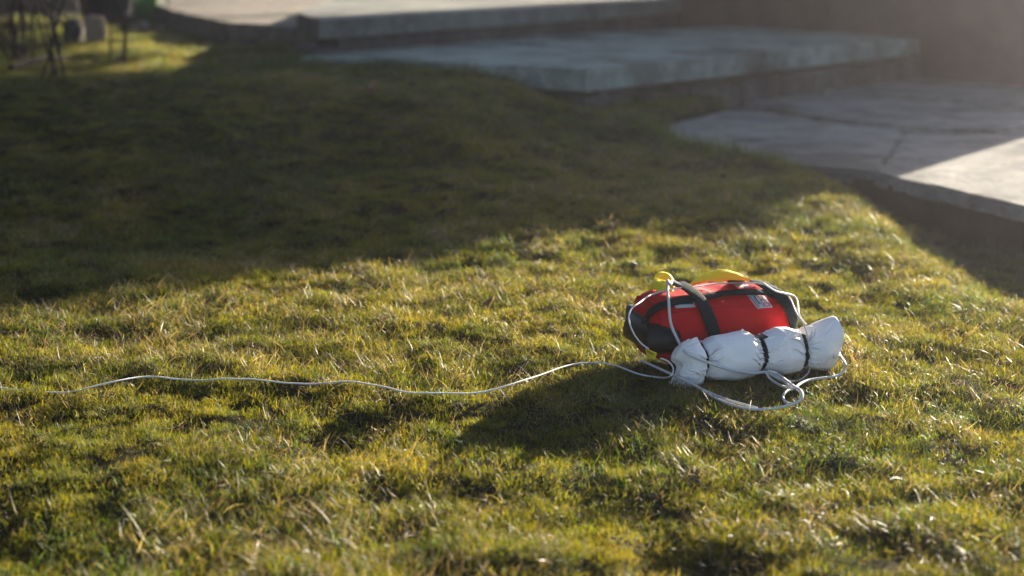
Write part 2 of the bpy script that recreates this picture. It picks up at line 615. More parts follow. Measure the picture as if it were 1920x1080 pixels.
def riser_stones(a, b, z0, z1, parent, off):
    """row of rough stones in the shade below a tread"""
    a = np.array(a[:2]); b = np.array(b[:2]); L = np.linalg.norm(b - a); d = (b - a) / L
    ang = math.atan2(d[1], d[0]); nrm = np.array([-d[1], d[0]])
    s = 0
    while s < L - .05:
        w = random.uniform(.10, .2)
        bm = bmesh.new()
        h = (z1 - z0) * random.uniform(.75, .96)
        q = a + d * (s + w / 2) + nrm * (off + random.uniform(0, .015))
        rounded_box(bm, (w * .93, .09, h), (0, 0, 0), .014, 2)
        bmesh.ops.subdivide_edges(bm, edges=bm.edges[:], cuts=1)
        for v in bm.verts: v.co += Vector((random.uniform(-1, 1), random.uniform(-1, 1), random.uniform(-1, 1))) * .003
        o = bm_obj('riser_stone', bm, M['rubble'], parent, True)
        o.location = (q[0] - parent.location.x, q[1] - parent.location.y, (z0 + h / 2))
        o.rotation_euler = (0, 0, ang)
        s += w


so = shrink(STEP_OUT, .10)
slab_obj('riser_core', local(so, step), Z_STEP - .068, .16, M['rubble'], step, 0, .004)
riser_stones(STEP_OUT[0], STEP_OUT[2], -.03, Z_STEP - .07, step, .05)

terr = empty('terrace', (float(TERR_OUT[0][0]), float(TERR_OUT[0][1]), 0))
tag(terr, 'upper terrace step whose pale sunlit top runs along the top edge of the picture', 'terrace')
slab_obj('tread', local(TERR_OUT, terr), Z_TERR, .062, M['slab_warm'], terr, .006, .002, .08)
slab_obj('riser_core', local(shrink(TERR_OUT, .12), terr), Z_TERR - .064, .30, M['rubble'], terr, 0, .004)
riser_stones(TERR_OUT[0], TERR_OUT[2], .1, Z_TERR - .066, terr, .06)


M['gravel'] = stone_mat('pale_gravel', (.15, .125, .10), (.30, .26, .21), (.08, .07, .055), 30.0, .9, .6, .01)
tag(slab_obj('path', PATH_OUT, .235, .16, M['gravel'], None, .01, .012, .06), kind='structure')


# ------------------------------------------------------------------ lawn: clumps of blades spread by geometry nodes
def clump(name, n, rad, L, W, lean, curl, segs, mat, lift=0.0, flat=0.0):
    V, F, A, T = [], [], [], []
    for b in range(n):
        r = rad * math.sqrt(rng.random()); a = rng.random() * 2 * math.pi
        x0, y0 = r * math.cos(a), r * math.sin(a)
        az = rng.random() * 2 * math.pi
        l = rng.uniform(*L); w = rng.uniform(*W)
        th = rng.uniform(*lean); cu = rng.uniform(*curl); wob = rng.normal(0, .5)
        tw = rng.uniform(-.9, .9)
        rv = rng.random()
        p = np.array([x0, y0, -.002 + (rng.random() * lift)])
        base = len(V)
        for k in range(segs + 1):
            t = k / segs
            ww = w * (1 - t ** 1.8) * (.75 + .5 * min(1, t * 4) * .5) / 2
            azk = az + wob * t
            side = np.array([-math.sin(azk + tw), math.cos(azk + tw), .35 * math.sin(tw * 2)])
            side /= np.linalg.norm(side)
            if k == segs:
                V.append(p.copy()); A.append(rv); T.append(1.0)
            else:
                V.append(p - side * ww); V.append(p + side * ww); A += [rv, rv]; T += [t, t]
            ang = th + cu * t
            d = np.array([math.sin(ang) * math.cos(azk), math.sin(ang) * math.sin(azk), math.cos(ang)])
            p = p + d * l / segs
            if p[2] < .0005: p[2] = .0005 + rng.random() * .002
        for k in range(segs - 1):
            q = base + 2 * k
            F.append((q, q + 1, q + 3, q + 2))
        q = base + 2 * (segs - 1)
        F.append((q, q + 1, q + 2))
    me = bpy.data.meshes.new(name)
    me.from_pydata([tuple(v) for v in V], [], F)
    me.polygons.foreach_set('use_smooth', [True] * len(F))
    for nm, data in (('rnd', A), ('along', T)):
        at_ = me.attributes.new(nm, 'FLOAT', 'POINT'); at_.data.foreach_set('value', data)
    me.materials.append(mat)
    return bpy.data.objects.new(name, me)


def make_collection(name, objs):
    c = bpy.data.collections.new(name)
    for o in objs: c.objects.link(o)
    return c


C_MOSS = make_collection('moss_clumps', [clump('moss_clump_%d' % i, 85, .020, (.004, .012), (.0006, .0011), (.1, 1.2), (-.4, 1.2), 2, M['moss'], .004) for i in range(5)])
C_GRASS = make_collection('grass_clumps', [clump('grass_clump_%d' % i, 15, .020, (.011, .028), (.0006, .0012), (.15, 1.25), (.0, 1.9), 5, M['grass']) for i in range(8)])
C_STRAW = make_collection('straw_clumps', [clump('straw_clump_%d' % i, 18, .024, (.008, .028), (.0005, .0010), (.45, 1.5), (-.6, 2.2), 5, M['straw'], .008) for i in range(6)] + [clump('straw_clump_6', 4, .024, (.005, .011), (.0015, .0032), (.9, 1.5), (-.4, .8), 3, M['straw'], .010)])


def scatter(name, pts, rotz, tilt, scale, nvar, coll, label, cat):
    me = bpy.data.meshes.new(name)
    n = len(pts)
    me.vertices.add(n); me.vertices.foreach_set('co', pts.astype(np.float32).ravel())
    e = np.stack([tilt[:, 0], tilt[:, 1], rotz], 1)
    a = me.attributes.new('rot', 'FLOAT_VECTOR', 'POINT'); a.data.foreach_set('vector', e.astype(np.float32).ravel())
    a = me.attributes.new('scl', 'FLOAT', 'POINT'); a.data.foreach_set('value', scale.astype(np.float32))
    a = me.attributes.new('variant', 'INT', 'POINT'); a.data.foreach_set('value', rng.integers(0, nvar, n).astype(np.int32))
    o = bpy.data.objects.new(name, me); COL.objects.link(o)
    ng = bpy.data.node_groups.new(name + '_nodes', 'GeometryNodeTree')
    ng.interface.new_socket('Geometry', in_out='INPUT', socket_type='NodeSocketGeometry')
    ng.interface.new_socket('Geometry', in_out='OUTPUT', socket_type='NodeSocketGeometry')
    gi = ng.nodes.new('NodeGroupInput'); go = ng.nodes.new('NodeGroupOutput')
    ci = ng.nodes.new('GeometryNodeCollectionInfo'); ci.inputs['Collection'].default_value = coll
    ci.inputs['Separate Children'].default_value = True; ci.inputs['Reset Children'].default_value = True
    ip = ng.nodes.new('GeometryNodeInstanceOnPoints'); ip.inputs['Pick Instance'].default_value = True

    def na(nm, ty):
        x = ng.nodes.new('GeometryNodeInputNamedAttribute'); x.data_type = ty; x.inputs['Name'].default_value = nm
        return x.outputs['Attribute']
    ng.links.new(gi.outputs[0], ip.inputs['Points'])
    ng.links.new(ci.outputs[0], ip.inputs['Instance'])
    ng.links.new(na('variant', 'INT'), ip.inputs['Instance Index'])
    ng.links.new(na('rot', 'FLOAT_VECTOR'), ip.inputs['Rotation'])
    ng.links.new(na('scl', 'FLOAT'), ip.inputs['Scale'])
    ng.links.new(ip.outputs[0], go.inputs[0])
    md = o.modifiers.new('spread', 'NODES'); md.node_group = ng
    tag(o, label, cat, kind='stuff')
    return o


def lawn_points(dens, ymin, ymax, xpad, seed):
    """uniform points over the part of the lawn near the picture"""
    r = np.random.default_rng(seed)
    x0, x1 = -(.37 * ymax + xpad), (.37 * ymax + xpad)
    n = int(dens * (x1 - x0) * (ymax - ymin))
    x = r.uniform(x0, x1, n); y = r.uniform(ymin, ymax, n)
    k = np.abs(x) < .37 * y + xpad
    x, y = x[k], y[k]
    k = poly_dist(PAVE_OUT, x, y) > -.025
    k &= poly_dist(STEP_OUT, x, y) > -.01
    k &= poly_dist(TERR_OUT, x, y) > .02
    k &= poly_dist(PATH_OUT, x, y) > -.01
    # not beneath the pack
    k &= ~((np.abs((x - .30) * .95 + (y - 1.93) * .31) < .10) & (np.abs(-(x - .30) * .31 + (y - 1.93) * .95) < .055))
    return x[k], y[k]


LINE_PX = [(-160, 718), (-60, 722), (0, 727), (60, 731), (130, 734), (190, 722), (270, 708), (350, 711), (430, 712), (470, 709), (540, 718), (590, 721), (650, 717), (700, 720), (760, 734), (820, 739), (880, 738), (940, 727), (1000, 706), (1060, 687), (1110, 680), (1150, 684), (1200, 702), (1245, 709)]
LW = np.array([at(x, y, .012)[:2] for x, y in LINE_PX])


def near_line(x, y):
    d = np.full(x.shape, 9.0)
    for i in range(len(LW) - 1):
        a, b = LW[i], LW[i + 1]; e = b - a
        t = np.clip(((x - a[0]) * e[0] + (y - a[1]) * e[1]) / (e @ e), 0, 1)
        d = np.minimum(d, np.hypot(x - a[0] - t * e[0], y - a[1] - t * e[1]))
    return d


def lawn(kind, coll, nvar, dens_near, dens_far, base, label, cat, seed):
    xs, ys = [], []
    for dens, y0, y1, sd in ((dens_near, .85, 3.3, 1), (dens_far, 3.3, 7.6, 2)):
        x, y = lawn_points(dens, y0, y1, .35, seed + sd)
        xs.append(x); ys.append(y)
    # thinner beyond the sides of the picture
    x, y = lawn_points(dens_far * .6, .85, 6.0, 1.3, seed + 3)
    k = np.abs(x) > .37 * y + .35
    xs.append(x[k]); ys.append(y[k])
    if kind == 'grass':
        re_ = np.random.default_rng(seed + 5)
        for poly, a_, b_ in ((PAVE_OUT, 0, 7), (STEP_OUT, 0, 2), (STEP_OUT, 8, 12)):
            for i in range(a_, b_):
                p0 = np.array(poly[i][:2]); p1 = np.array(poly[(i + 1) % len(poly)][:2]); L_ = np.linalg.norm(p1 - p0)
                n_ = int(L_ * 420); t_ = re_.random(n_); q_ = p0 + (p1 - p0) * t_[:, None] + re_.normal(0, .014, (n_, 2))
                d_ = poly_dist(poly, q_[:, 0], q_[:, 1]); k = (d_ > -.012)
                xs.append(q_[k, 0]); ys.append(q_[k, 1])
    x = np.concatenate(xs); y = np.concatenate(ys)
    r = np.random.default_rng(seed + 9)
    g = rotn(x, y, 3.5, 21, .4) + .6 * rotn(x, y, 9, 22, 1.0)      # green patches against dry ones
    g = g + .75 * smooth(2.4, 3.2, y)  # cool tone of the far shade put in as more green blades
    s = rotn(x, y, 5.0, 23, 1.7) + .5 * rotn(x, y, 15, 24, .2)
    bare = rotn(x, y, 12.0, 25, .9) + .5 * rotn(x, y, 26, 26, .3)
    if kind == 'grass': pr = .40 + .6 * g; sc = 1 + .22 * g + r.normal(0, .16, len(x))
    elif kind == 'moss': pr = np.maximum(.85 - .28 * g - .45 * np.clip(bare, 0, 1), .3); sc = 1 + .25 * s + r.normal(0, .12, len(x))
    else: pr = .5 + .6 * s + .18 * smooth(2.4, 3.2, y); sc = 1 + .15 * s + r.normal(0, .18, len(x))
    k = r.random(len(x)) < np.clip(pr, .06, 1)
    x, y, sc = x[k], y[k], sc[k]
    d = near_line(x, y)
    dp = np.hypot((x - .29) / .19, (y - 1.90) / .13)
    sc = np.clip(sc, .45, 1.7) * base
    if kind == 'grass':
        sc *= np.where(d < .025, .5, 1.0) * np.where(dp < 1, .6, 1)
        far = smooth(3.0, 5.0, y)
        edge = np.minimum(np.minimum(poly_dist(PAVE_OUT, x, y), poly_dist(STEP_OUT, x, y)), poly_dist(TERR_OUT, x, y))
        sc *= 1 + .7 * smooth(.09, .0, edge) * (r.random(len(x)) > .35)
        sc *= 1 + .35 * far
    z = ground_h(x, y)
    n = len(x)
    # lean with the slope
    e = .01
    sx = (ground_h(x + e, y) - z) / e; sy = (ground_h(x, y + e) - z) / e
    tilt = np.stack([np.clip(sy, -.5, .5) * .6 + r.normal(0, .12, n), -np.clip(sx, -.5, .5) * .6 + r.normal(0, .12, n)], 1)
    return scatter(kind if kind != 'straw' else 'dead_grass', np.stack([x, y, z], 1), r.uniform(0, 2 * math.pi, n), tilt, sc, nvar, coll, label, cat)


lawn('moss', C_MOSS, 5, 5200, 2600, 1.0, 'low yellow-green moss filling the lawn between the grass blades', 'moss', 100)
lawn('grass', C_GRASS, 8, 3800, 1900, .78, 'short green grass blades of the lawn, glowing where the low sun reaches them', 'grass', 200)
lawn('straw', C_STRAW, 7, 4600, 2300, 1.0, 'dead straw-coloured grass lying matted among the green lawn', 'dead grass', 300)

# ------------------------------------------------------------------ the red pack
from mathutils.bvhtree import BVHTree
PO = np.array([.270, 1.905, -.006]); YAW = R(18)
PA = np.array([math.cos(YAW), math.sin(YAW), 0]); PB = np.array([-math.sin(YAW), math.cos(YAW), 0]); PZ = np.array([0, 0, 1.0])
CAMP = np.array([0, 0, CAM_Z])


def to_local(p):
    p = np.asarray(p) - PO
    return np.array([p @ PA, p @ PB, p[2]])


def l2w(q): return PO + PA * q[0] + PB * q[1] + PZ * q[2]


def pk(px, py, b):
    """local point of the pack on the upright plane b seen at px, py"""
    d = ray(px, py)
    t = (b - (CAMP - PO) @ PB) / (d @ PB)
    return to_local(CAMP + d * t)


def spow(v, e): return np.sign(v) * np.abs(v) ** e


BW, BH, BZ = .058, .0495, .0495          # half depth, half height, centre height
A0, A1 = -.098, .122


def body_pt(a, ang, off=0.0):
    """skin of the soft body: a along, ang round (0 front, 90 deg top)"""
    t = (a - (A0 + A1) / 2) / ((A1 - A0) / 2)
    n = 5.5 if t < 0 else 2.7
    k = (1 - min(1, abs(t)) ** n) ** (1 / n)
    e = 2 / 2.9
    c, s = math.cos(ang), math.sin(ang)
    b = -(BW * (.35 + .65 * k) * (k > 0) if False else -BW * k * 1.0) * 1.0
    bb = -BW * k * spow(c, e); zz = BZ + (BH * k) * spow(s, e)
    if zz < BZ: zz = BZ + (zz - BZ) * .96
    # soft padding: low swell, dents beneath the straps
    sw = .0016 * math.sin(a * 55 + 1.3) * math.cos(ang * 2.0) + .0012 * math.sin(a * 120 + ang * 3)
    sw += .0016 * float(vnoise(a * 45 + 9, ang * 2.1 + 4, 71))
    nrm = np.array([0, -spow(c, .8), spow(s, .8)]); nrm /= np.linalg.norm(nrm)
    return np.array([a, bb, zz]) + nrm * (sw * k + off)


pack = empty('rescue_pack', tuple(PO), YAW)
tag(pack, 'small red fabric pack with black bumper, grey webbing and yellow flaps on the grass', 'pack')

NA, NR = 120, 96
bv, bf = [], []
for i in range(NA + 1):
    t = -1 + 2 * i / NA
    t = math.copysign(1 - (1 - abs(t)) ** 1.6, t)
    a = (A0 + A1) / 2 + t * (A1 - A0) / 2
    for j in range(NR):
        bv.append(body_pt(a, 2 * math.pi * j / NR))
for i in range(NA):
    for j in range(NR):
        j2 = (j + 1) % NR
        bf.append((i * NR + j, (i + 1) * NR + j, (i + 1) * NR + j2, i * NR + j2))
body = mesh_obj('fabric_body', bv, bf, M['red'], pack)
body_bvh = BVHTree.FromPolygons([Vector(l2w(v)) for v in bv], bf)


def end_cap_panel():
    """flat end panel with its darker foot, a little inside the piping"""
    vs, fs = [], []
    for k in (0.0, .35, .7, .93, 1.0):
        for j in range(48):
            an = 2 * math.pi * j / 48
            q = body_pt(A0 + .0045, an)
            c0 = np.array([A0 - .0065, 0, BZ])
            v = c0 + (q - c0) * k
            v[0] = A0 - .006 + .0105 * k ** 6
            vs.append(v)
    for r in range(4):
        for j in range(48):
            j2 = (j + 1) % 48
            fs.append((r * 48 + j, r * 48 + j2, (r + 1) * 48 + j2, (r + 1) * 48 + j))
    mesh_obj('end_panel', vs, fs, M['red_panel'], pack)


end_cap_panel()
# stitched seams standing slightly proud
def seam_line(name, path, r, mat, parent=pack):
    return tube(name, path, r, mat, parent, 6)


seam_line('piping', [body_pt(A0 + .006, 2 * math.pi * j / 60, .0008) for j in range(61)], .0016, M['red_panel'])
seam_line('seam', [body_pt(-.085 + .0021 * k * 1.0, R(34), .0002) for k in range(95)], .0007, M['red_panel'])
seam_line('seam', [body_pt(-.100 + .0021 * k * 1.0, R(70), .0002) for k in range(88)], .0007, M['red_panel'])

# black moulded bumper at the left end
bm = bmesh.new()
bc = (-.091, -.011, .046)
rounded_box(bm, (.052, .106, .040), bc, .015, 5)
for v in bm.verts:
    # tapered top, chamfered outer face
    z = (v.co.z - bc[2]) / .02
    v.co.x += .006 * max(0, z) * (1 if v.co.x < bc[0] else 0)
    v.co.y += .010 * max(0, z) * (1 if v.co.y < bc[1] else -.3)
    if v.co.x < bc[0] - .01: v.co.y = bc[1] + (v.co.y - bc[1]) * .90
bumper = bm_obj('bumper', bm, M['rubber'], pack, True)
bump_bvh = BVHTree.FromPolygons([Vector(l2w(v.co)) for v in bumper.data.vertices], [tuple(p.vertices) for p in bumper.data.polygons])

# dark fabric wedge between bumper and end panel
bm = bmesh.new()
rounded_box(bm, (.012, .074, .030), (-.0985, .014, .056), .0055, 3)
bm_obj('bumper_sleeve', bm, M['dark_grey'], pack, True)

# ------------------------------------------------------------------ the grey rolled pouch in front of it
RB = -.092
q0 = pk(1271, 672, RB); q1 = pk(1560, 652, RB)
RA0 = np.array([q0[0], RB, .0255]); RA1 = np.array([q1[0], RB + .004, .0255])
RL = np.linalg.norm(RA1 - RA0); RD = (RA1 - RA0) / RL
RU = np.array([0, 0, 1.0]); RU = RU - RD * (RU @ RD); RU /= np.linalg.norm(RU); RF = np.cross(RU, RD)
if RF[1] > 0: RF = -RF                                      # towards the viewer


def s_of(px): return (px - 1271) / (1560 - 1271.0)


S_STR = [s_of(1310), s_of(1420), s_of(1497)]
prof_s = [0.0, .012, .035, .08, .13, S_STR[0] - .02, S_STR[0], S_STR[0] + .025, S_STR[0] + .09, .36, .44, S_STR[1] - .05, S_STR[1], S_STR[1] + .04, .64, .71, S_STR[2] - .03, S_STR[2], S_STR[2] + .035, .90, .97, 1.0]
prof_r = [.42, .66, .86, .99, .97, .80, .58, .76, .98, 1.04, 1.02, .90, .68, .86, 1.02, 1.0, .92, .70, .87, 1.0, 1.05, 1.06]
prof_r = [v * .0325 for v in prof_r]
NS, NP = 500, 460
ss = np.linspace(0, 1, NS); ph = np.linspace(0, 2 * math.pi, NP, endpoint=False)
Sg, Pg = np.meshgrid(ss, ph, indexing='ij')
xx = np.linspace(0, 1, 2000); yy = np.interp(xx, prof_s, prof_r)
kern = np.hanning(45); kern /= kern.sum(); yy = np.convolve(np.pad(yy, 22, 'edge'), kern, 'valid')
Rg = np.interp(Sg, xx, yy)
rw = np.random.default_rng(5)
# gathered folds fanning out of each strap, long soft creases between
disp = np.zeros_like(Rg)
for si, s0 in enumerate(S_STR + [0.0, 1.0]):
    n = 44 if si < 3 else 12
    for k in range(n):
        p0 = rw.uniform(0, 2 * math.pi)
        side = -1 if k % 2 else 1
        if si == 3: side = 1
        if si == 4: side = -1
        ln = rw.uniform(.04, .12) * (1.1 if si < 3 else .6)
        slope = rw.normal(0, 2.2)                            # turn of the crease, radians per unit s
        dep = rw.uniform(.0018, .0064) * (1 if si < 3 else .6)
        wd = rw.uniform(.018, .040)
        ds = (Sg - s0) * side
        t = np.clip(ds / ln, 0, 1)
        pc = p0 + slope * ds * (1 + .8 * ds / ln) + .06 * np.sin(ds * 60 + k)
        dp = (Pg - pc + math.pi) % (2 * math.pi) - math.pi
        w = wd * (.6 + .9 * t)
        env = np.where((ds > -.01) & (ds < ln), np.sin(math.pi * np.clip(.18 + .82 * t, 0, 1)) ** .8, 0)
        disp -= dep * env * (np.exp(-np.abs(dp / w) ** 1.2 * np.where(dp > 0, 1.6, .8)) - .45 * np.exp(-((dp - 1.5 * w) / (1.2 * w)) ** 2))
for s0 in S_STR:
    ds = Sg - s0
    for hf, am, wd_ in ((11, .0016, .030), (17, .0010, .045), (7, .0012, .06)):
        disp -= am * np.exp(-(np.abs(ds) / wd_) ** 1.3) * np.abs(np.sin(Pg * hf / 2 + s0 * 40 + 1.5 * np.sin(Pg * 2 + s0 * 9) + ds * 6)) ** .7
for k in range(5):
    s0 = rw.uniform(.05, .95); p0 = rw.uniform(0, 2 * math.pi); ln = rw.uniform(.03, .09); sl = rw.normal(0, 2.5)
    ds = Sg - s0; dp = (Pg - p0 - sl * ds + math.pi) % (2 * math.pi) - math.pi
    disp -= rw.uniform(.0005, .0014) * np.exp(-(ds / ln) ** 2) * (np.exp(-(dp / .05) ** 2) - .5 * np.exp(-((dp - .1) / .06) ** 2))
disp += .0014 * vnoise(Sg * 9, np.sin(Pg) * 2.2 + 5, 31) + .0006 * vnoise(Sg * 16, np.cos(Pg) * 3 + 15, 32)
# one overlapped edge of the roll
ed = (Pg - (3.9 + .25 * np.sin(Sg * 5)) + math.pi) % (2 * math.pi) - math.pi
disp += .0016 * np.where((ed > 0) & (ed < 1.6), (1 - ed / 1.6), 0) * smooth(0, .05, ed)
Rg = Rg + disp
# resting on the ground: flattened below; fanned-out ends
cs, sn = np.cos(Pg), np.sin(Pg)
low = np.where(sn < -.55, 1 - .16 * (-.55 - sn) / .45, 1.0)
fl = smooth(.88, 1.0, Sg); fr = smooth(.16, .0, Sg)
up = Rg * sn * low * (1 + .14 * fl * (sn > 0) + .10 * fl) + 0
fo = Rg * cs * (1 - .28 * fl - .1 * fr)
up = up - fr * .012 * smooth(-.1, -.9, sn) - fr * .004
endwob = -fr * .010 * (sn < -.2) * smooth(-.2, -1.0, sn) + fl * (.006 * sn + .003 * np.sin(Pg * 3)) + fr * (-.004 * sn + .003 * np.sin(Pg * 4))
P3 = RA0 + RD * ((Sg * RL + endwob)[..., None]) + RU * up[..., None] + RF * fo[..., None]
rv = P3.reshape(-1, 3)
idx = np.arange(NS * NP).reshape(NS, NP)
nxt = np.roll(idx, -1, 1)
rf = np.stack([idx[:-1].ravel(), nxt[:-1].ravel(), nxt[1:].ravel(), idx[1:].ravel()], 1)
rvl = [tuple(v) for v in rv]; rfl = [tuple(map(int, f)) for f in rf]
# tucked-in end faces
for e, (row, dirn) in enumerate(((0, 1), (NS - 1, -1))):
    prev = idx[row]
    cen = P3[row].mean(0)
    for kk, (kr, kd) in enumerate(((.86, .0035), (.55, .010), (.2, .014), (.02, .015))):
        new = []
        for j in range(NP):
            q = cen + (P3[row][j] - cen) * (kr + .03 * math.sin(j * 2 * math.pi / NP * 7 + kk)) + RD * dirn * kd
            rvl.append(tuple(q)); new.append(len(rvl) - 1)
        for j in range(NP):
            j2 = (j + 1) % NP
            f = (int(prev[j]), int(prev[j2]), new[j2], new[j])
            rfl.append(f if dirn < 0 else f[::-1])
        prev = new
pouch = empty('rolled_pouch', tuple(PO), YAW)
tag(pouch, 'rolled silver-grey cloth pouch bound with three black bands, lying against the red pack', 'pouch')
roll = mesh_obj('cloth_roll', rvl, rfl, M['silver'], pouch)
roll_bvh = BVHTree.FromPolygons([Vector(l2w(v)) for v in rvl], rfl)


def ring_path(s0, off, slant=0.0, p_from=0.0, p_to=2 * math.pi, n=72):
    P_, N_ = [], []
    for k in range(n + 1):
        p = p_from + (p_to - p_from) * k / n
        s = s0 + slant * math.sin(p)
        i = int(round(s * (NS - 1))); j = int(round(p / (2 * math.pi) * NP)) % NP
        # average over neighbours so that the band spans the folds
        acc = np.mean([P3[min(NS - 1, max(0, i + d)), (j + e) % NP] for d in (-3, 0, 3) for e in (-4, 0, 4)], 0)
        c = RA0 + RD * s * RL
        nn = acc - c; nn -= RD * (nn @ RD); nn /= np.linalg.norm(nn)
        P_.append(acc + nn * off); N_.append(nn)
    return np.array(P_), np.array(N_)


for si, (s0, w, sl) in enumerate(((S_STR[0], .0075, -.004), (S_STR[1], .0085, .006), (S_STR[2], .0085, .006))):
    p_, n_ = ring_path(s0, .0006, sl)
    ribbon('elastic_band', p_, n_, w, .0016, M['elastic'], pouch)
# small buckle at the top of the middle band
p_, n_ = ring_path(S_STR[1], .003, .006, R(60), R(118), 4)
bm = bmesh.new()
rounded_box(bm, (.013, .016, .006), (0, 0, 0), .0018, 2)
rounded_box(bm, (.017, .004, .007), (0, .007, 0), .0012, 2)
rounded_box(bm, (.017, .004, .007), (0, -.007, 0), .0012, 2)
bk = bm_obj('buckle', bm, M['rubber'], pouch, True)
bk.location = tuple(p_[2]); nn = Vector(n_[2]); bk.rotation_mode = 'QUATERNION'
bk.rotation_quaternion = nn.to_track_quat('Z', 'X')


# ------------------------------------------------------------------ things laid over the surfaces
def surf(px, py, off=.0012, which=(0, 1, 2)):
    """world point just above whatever skin is seen at px, py"""
    d = Vector(ray(px, py)).normalized(); o = Vector(CAMP)
    best = None
    for w in which:
        t = (body_bvh, roll_bvh, bump_bvh)[w]
        loc, nrm, i, dist = t.ray_cast(o, d)
        if loc is not None and (best is None or dist < best[2]): best = (loc, nrm, dist)
    if best is None:
        for w in which:
            t = (body_bvh, roll_bvh, bump_bvh)[w]
            q = o + d * 1.9
            loc, nrm, i, dist = t.find_nearest(q)
            dd = (loc - o).length
            # point on the sight line closest to the skin
            q = o + d * ((loc - o).dot(d))
            if best is None or (q - loc).length < best[2]: best = (q, nrm, (q - loc).length)
        loc, nrm = best[0], best[1]
        return np.array(loc), np.array(nrm)
    loc, nrm = best[0], best[1]
    if nrm.dot(d) > 0: nrm = -nrm
    return np.array(loc + nrm * off), np.array(nrm)


def w2l(p): return to_local(p)


def n2l(n): return np.array([n @ PA, n @ PB, n[2]])


def smooth_path(P, it=2):
    P = np.array(P)
    for _ in range(it):
        P[1:-1] = .25 * P[:-2] + .5 * P[1:-1] + .25 * P[2:]
    return P


def strap_on_body(name, px, width, thick, lift=.0015, which=(0,), extra=None, part=pack, mat='webbing'):
    pp, nn = [], []
    c = catmull(np.array(px, float), 7)
    for x, y in c:
        q, n = surf(x, y, lift, which)
        pp.append(w2l(q)); nn.append(n2l(n))
    pp = smooth_path(pp, 5); nn = smooth_path(nn, 5)
    if extra is not None: pp = extra(pp)
    return ribbon(name, pp, nn, width, thick, M[mat], part)


def tail_down(first, last):
    def f(pp):
        a = [np.array(q) for q in first]; b = [np.array(q) for q in last]
        return np.array(a + list(pp) + b)
    return f


def body_strap(name, ctrl, width, thick, lift=.0022):
    """strap given as (a, angle in degrees) on the body skin"""
    c = catmull(np.array(ctrl, float), 8)
    P_ = [body_pt(a, R(g), lift) for a, g in c]; N_ = []
    for a, g in c:
        p0 = body_pt(a, R(g), 0); pa = body_pt(a + .002, R(g), 0); pg = body_pt(a, R(g) + .02, 0)
        n = np.cross(pa - p0, pg - p0); n /= np.linalg.norm(n) + 1e-12
        if n @ (p0 - np.array([a, 0, BZ])) < 0: n = -n
        N_.append(n)
    return ribbon(name, smooth_path(P_, 2), smooth_path(N_, 3), width, thick, M['webbing'], pack)


def surf_strap(name, px, width, thick, lifts, mat='webbing', b_back=None):
    c = catmull(np.array([(x, y, l) for (x, y), l in zip(px, lifts)], float), 7)
    P_, N_ = [], []
    for x, y, l in c:
        q, n = surf(x, y, l, (0, 2))
        P_.append(w2l(q)); N_.append(n2l(n))
    P_ = smooth_path(P_, 6); N_ = smooth_path(N_, 8)
    if b_back is not None:
        P_ = np.vstack([np.array(b_back), P_]); N_ = np.vstack([np.array([[0, .7, .7]] * len(b_back)), N_])
        P_ = catmull(P_[:len(b_back) + 2], 5)[:-1].tolist() + P_[len(b_back) + 2 - 1:].tolist()
        N_ = catmull(N_[:len(b_back) + 2], 5)[:-1].tolist() + N_[len(b_back) + 2 - 1:].tolist()
    return ribbon(name, np.array(P_), np.array(N_), width, thick, M[mat], pack)


# carrying handle along the front upper edge, then the two straps crossing over it
surf_strap('handle', [(1212, 608), (1216, 597), (1232, 582), (1255, 572), (1285, 566), (1320, 561), (1360, 556), (1400, 553), (1440, 556), (1468, 566), (1488, 585)],
           .0115, .0022, [.003, .004, .005, .004, .004, .004, .005, .005, .005, .004, .002])
surf_strap('webbing_strap', [(1272, 540), (1290, 552), (1308, 570), (1322, 590), (1332, 612), (1338, 632), (1341, 650)], .0185, .0022,
           [.006, .008, .008, .006, .004, .003, .003])
surf_strap('webbing_strap', [(1416, 533), (1436, 545), (1456, 560), (1472, 578), (1482, 596), (1486, 614)], .0185, .0022,
           [.004, .006, .008, .007, .004, .002])


def patch(name, quad, lift, mat, which=(0,), nu=10, nv=5, thick=.0005, parent=pack):
    """small sewn patch following the skin; quad = four picture points, clockwise from top left"""
    q = [np.array(p, float) for p in quad]
    V, F = [], []
    for lay in (0, 1):
        for j in range(nv + 1):
            for i in range(nu + 1):
                u, v = i / nu, j / nv
                p = (q[0] * (1 - u) + q[1] * u) * (1 - v) + (q[3] * (1 - u) + q[2] * u) * v
                w, n = surf(p[0], p[1], lift - lay * thick, which)
                V.append(w2l(w))
    m = (nu + 1) * (nv + 1)
    for j in range(nv):
        for i in range(nu):
            k = j * (nu + 1) + i
            F.append((k, k + 1, k + nu + 2, k + nu + 1)); F.append((m + k, m + k + nu + 1, m + k + nu + 2, m + k + 1))
    rim = [i for i in range(nu + 1)] + [(j + 1) * (nu + 1) - 1 for j in range(1, nu and nv + 1)] + [nv * (nu + 1) + i for i in range(nu - 1, -1, -1)] + [j * (nu + 1) for j in range(nv - 1, 0, -1)]
    for a_, b_ in zip(rim, rim[1:] + rim[:1]): F.append((a_, m + a_, m + b_, b_))
    return mesh_obj(name, V, F, M[mat], parent, False)


def sub_quad(q, u0, v0, u1, v1):
    q = [np.array(p, float) for p in q]
    f = lambda u, v: (q[0] * (1 - u) + q[1] * u) * (1 - v) + (q[3] * (1 - u) + q[2] * u) * v
    return [f(u0, v0), f(u1, v0), f(u1, v1), f(u0, v1)]


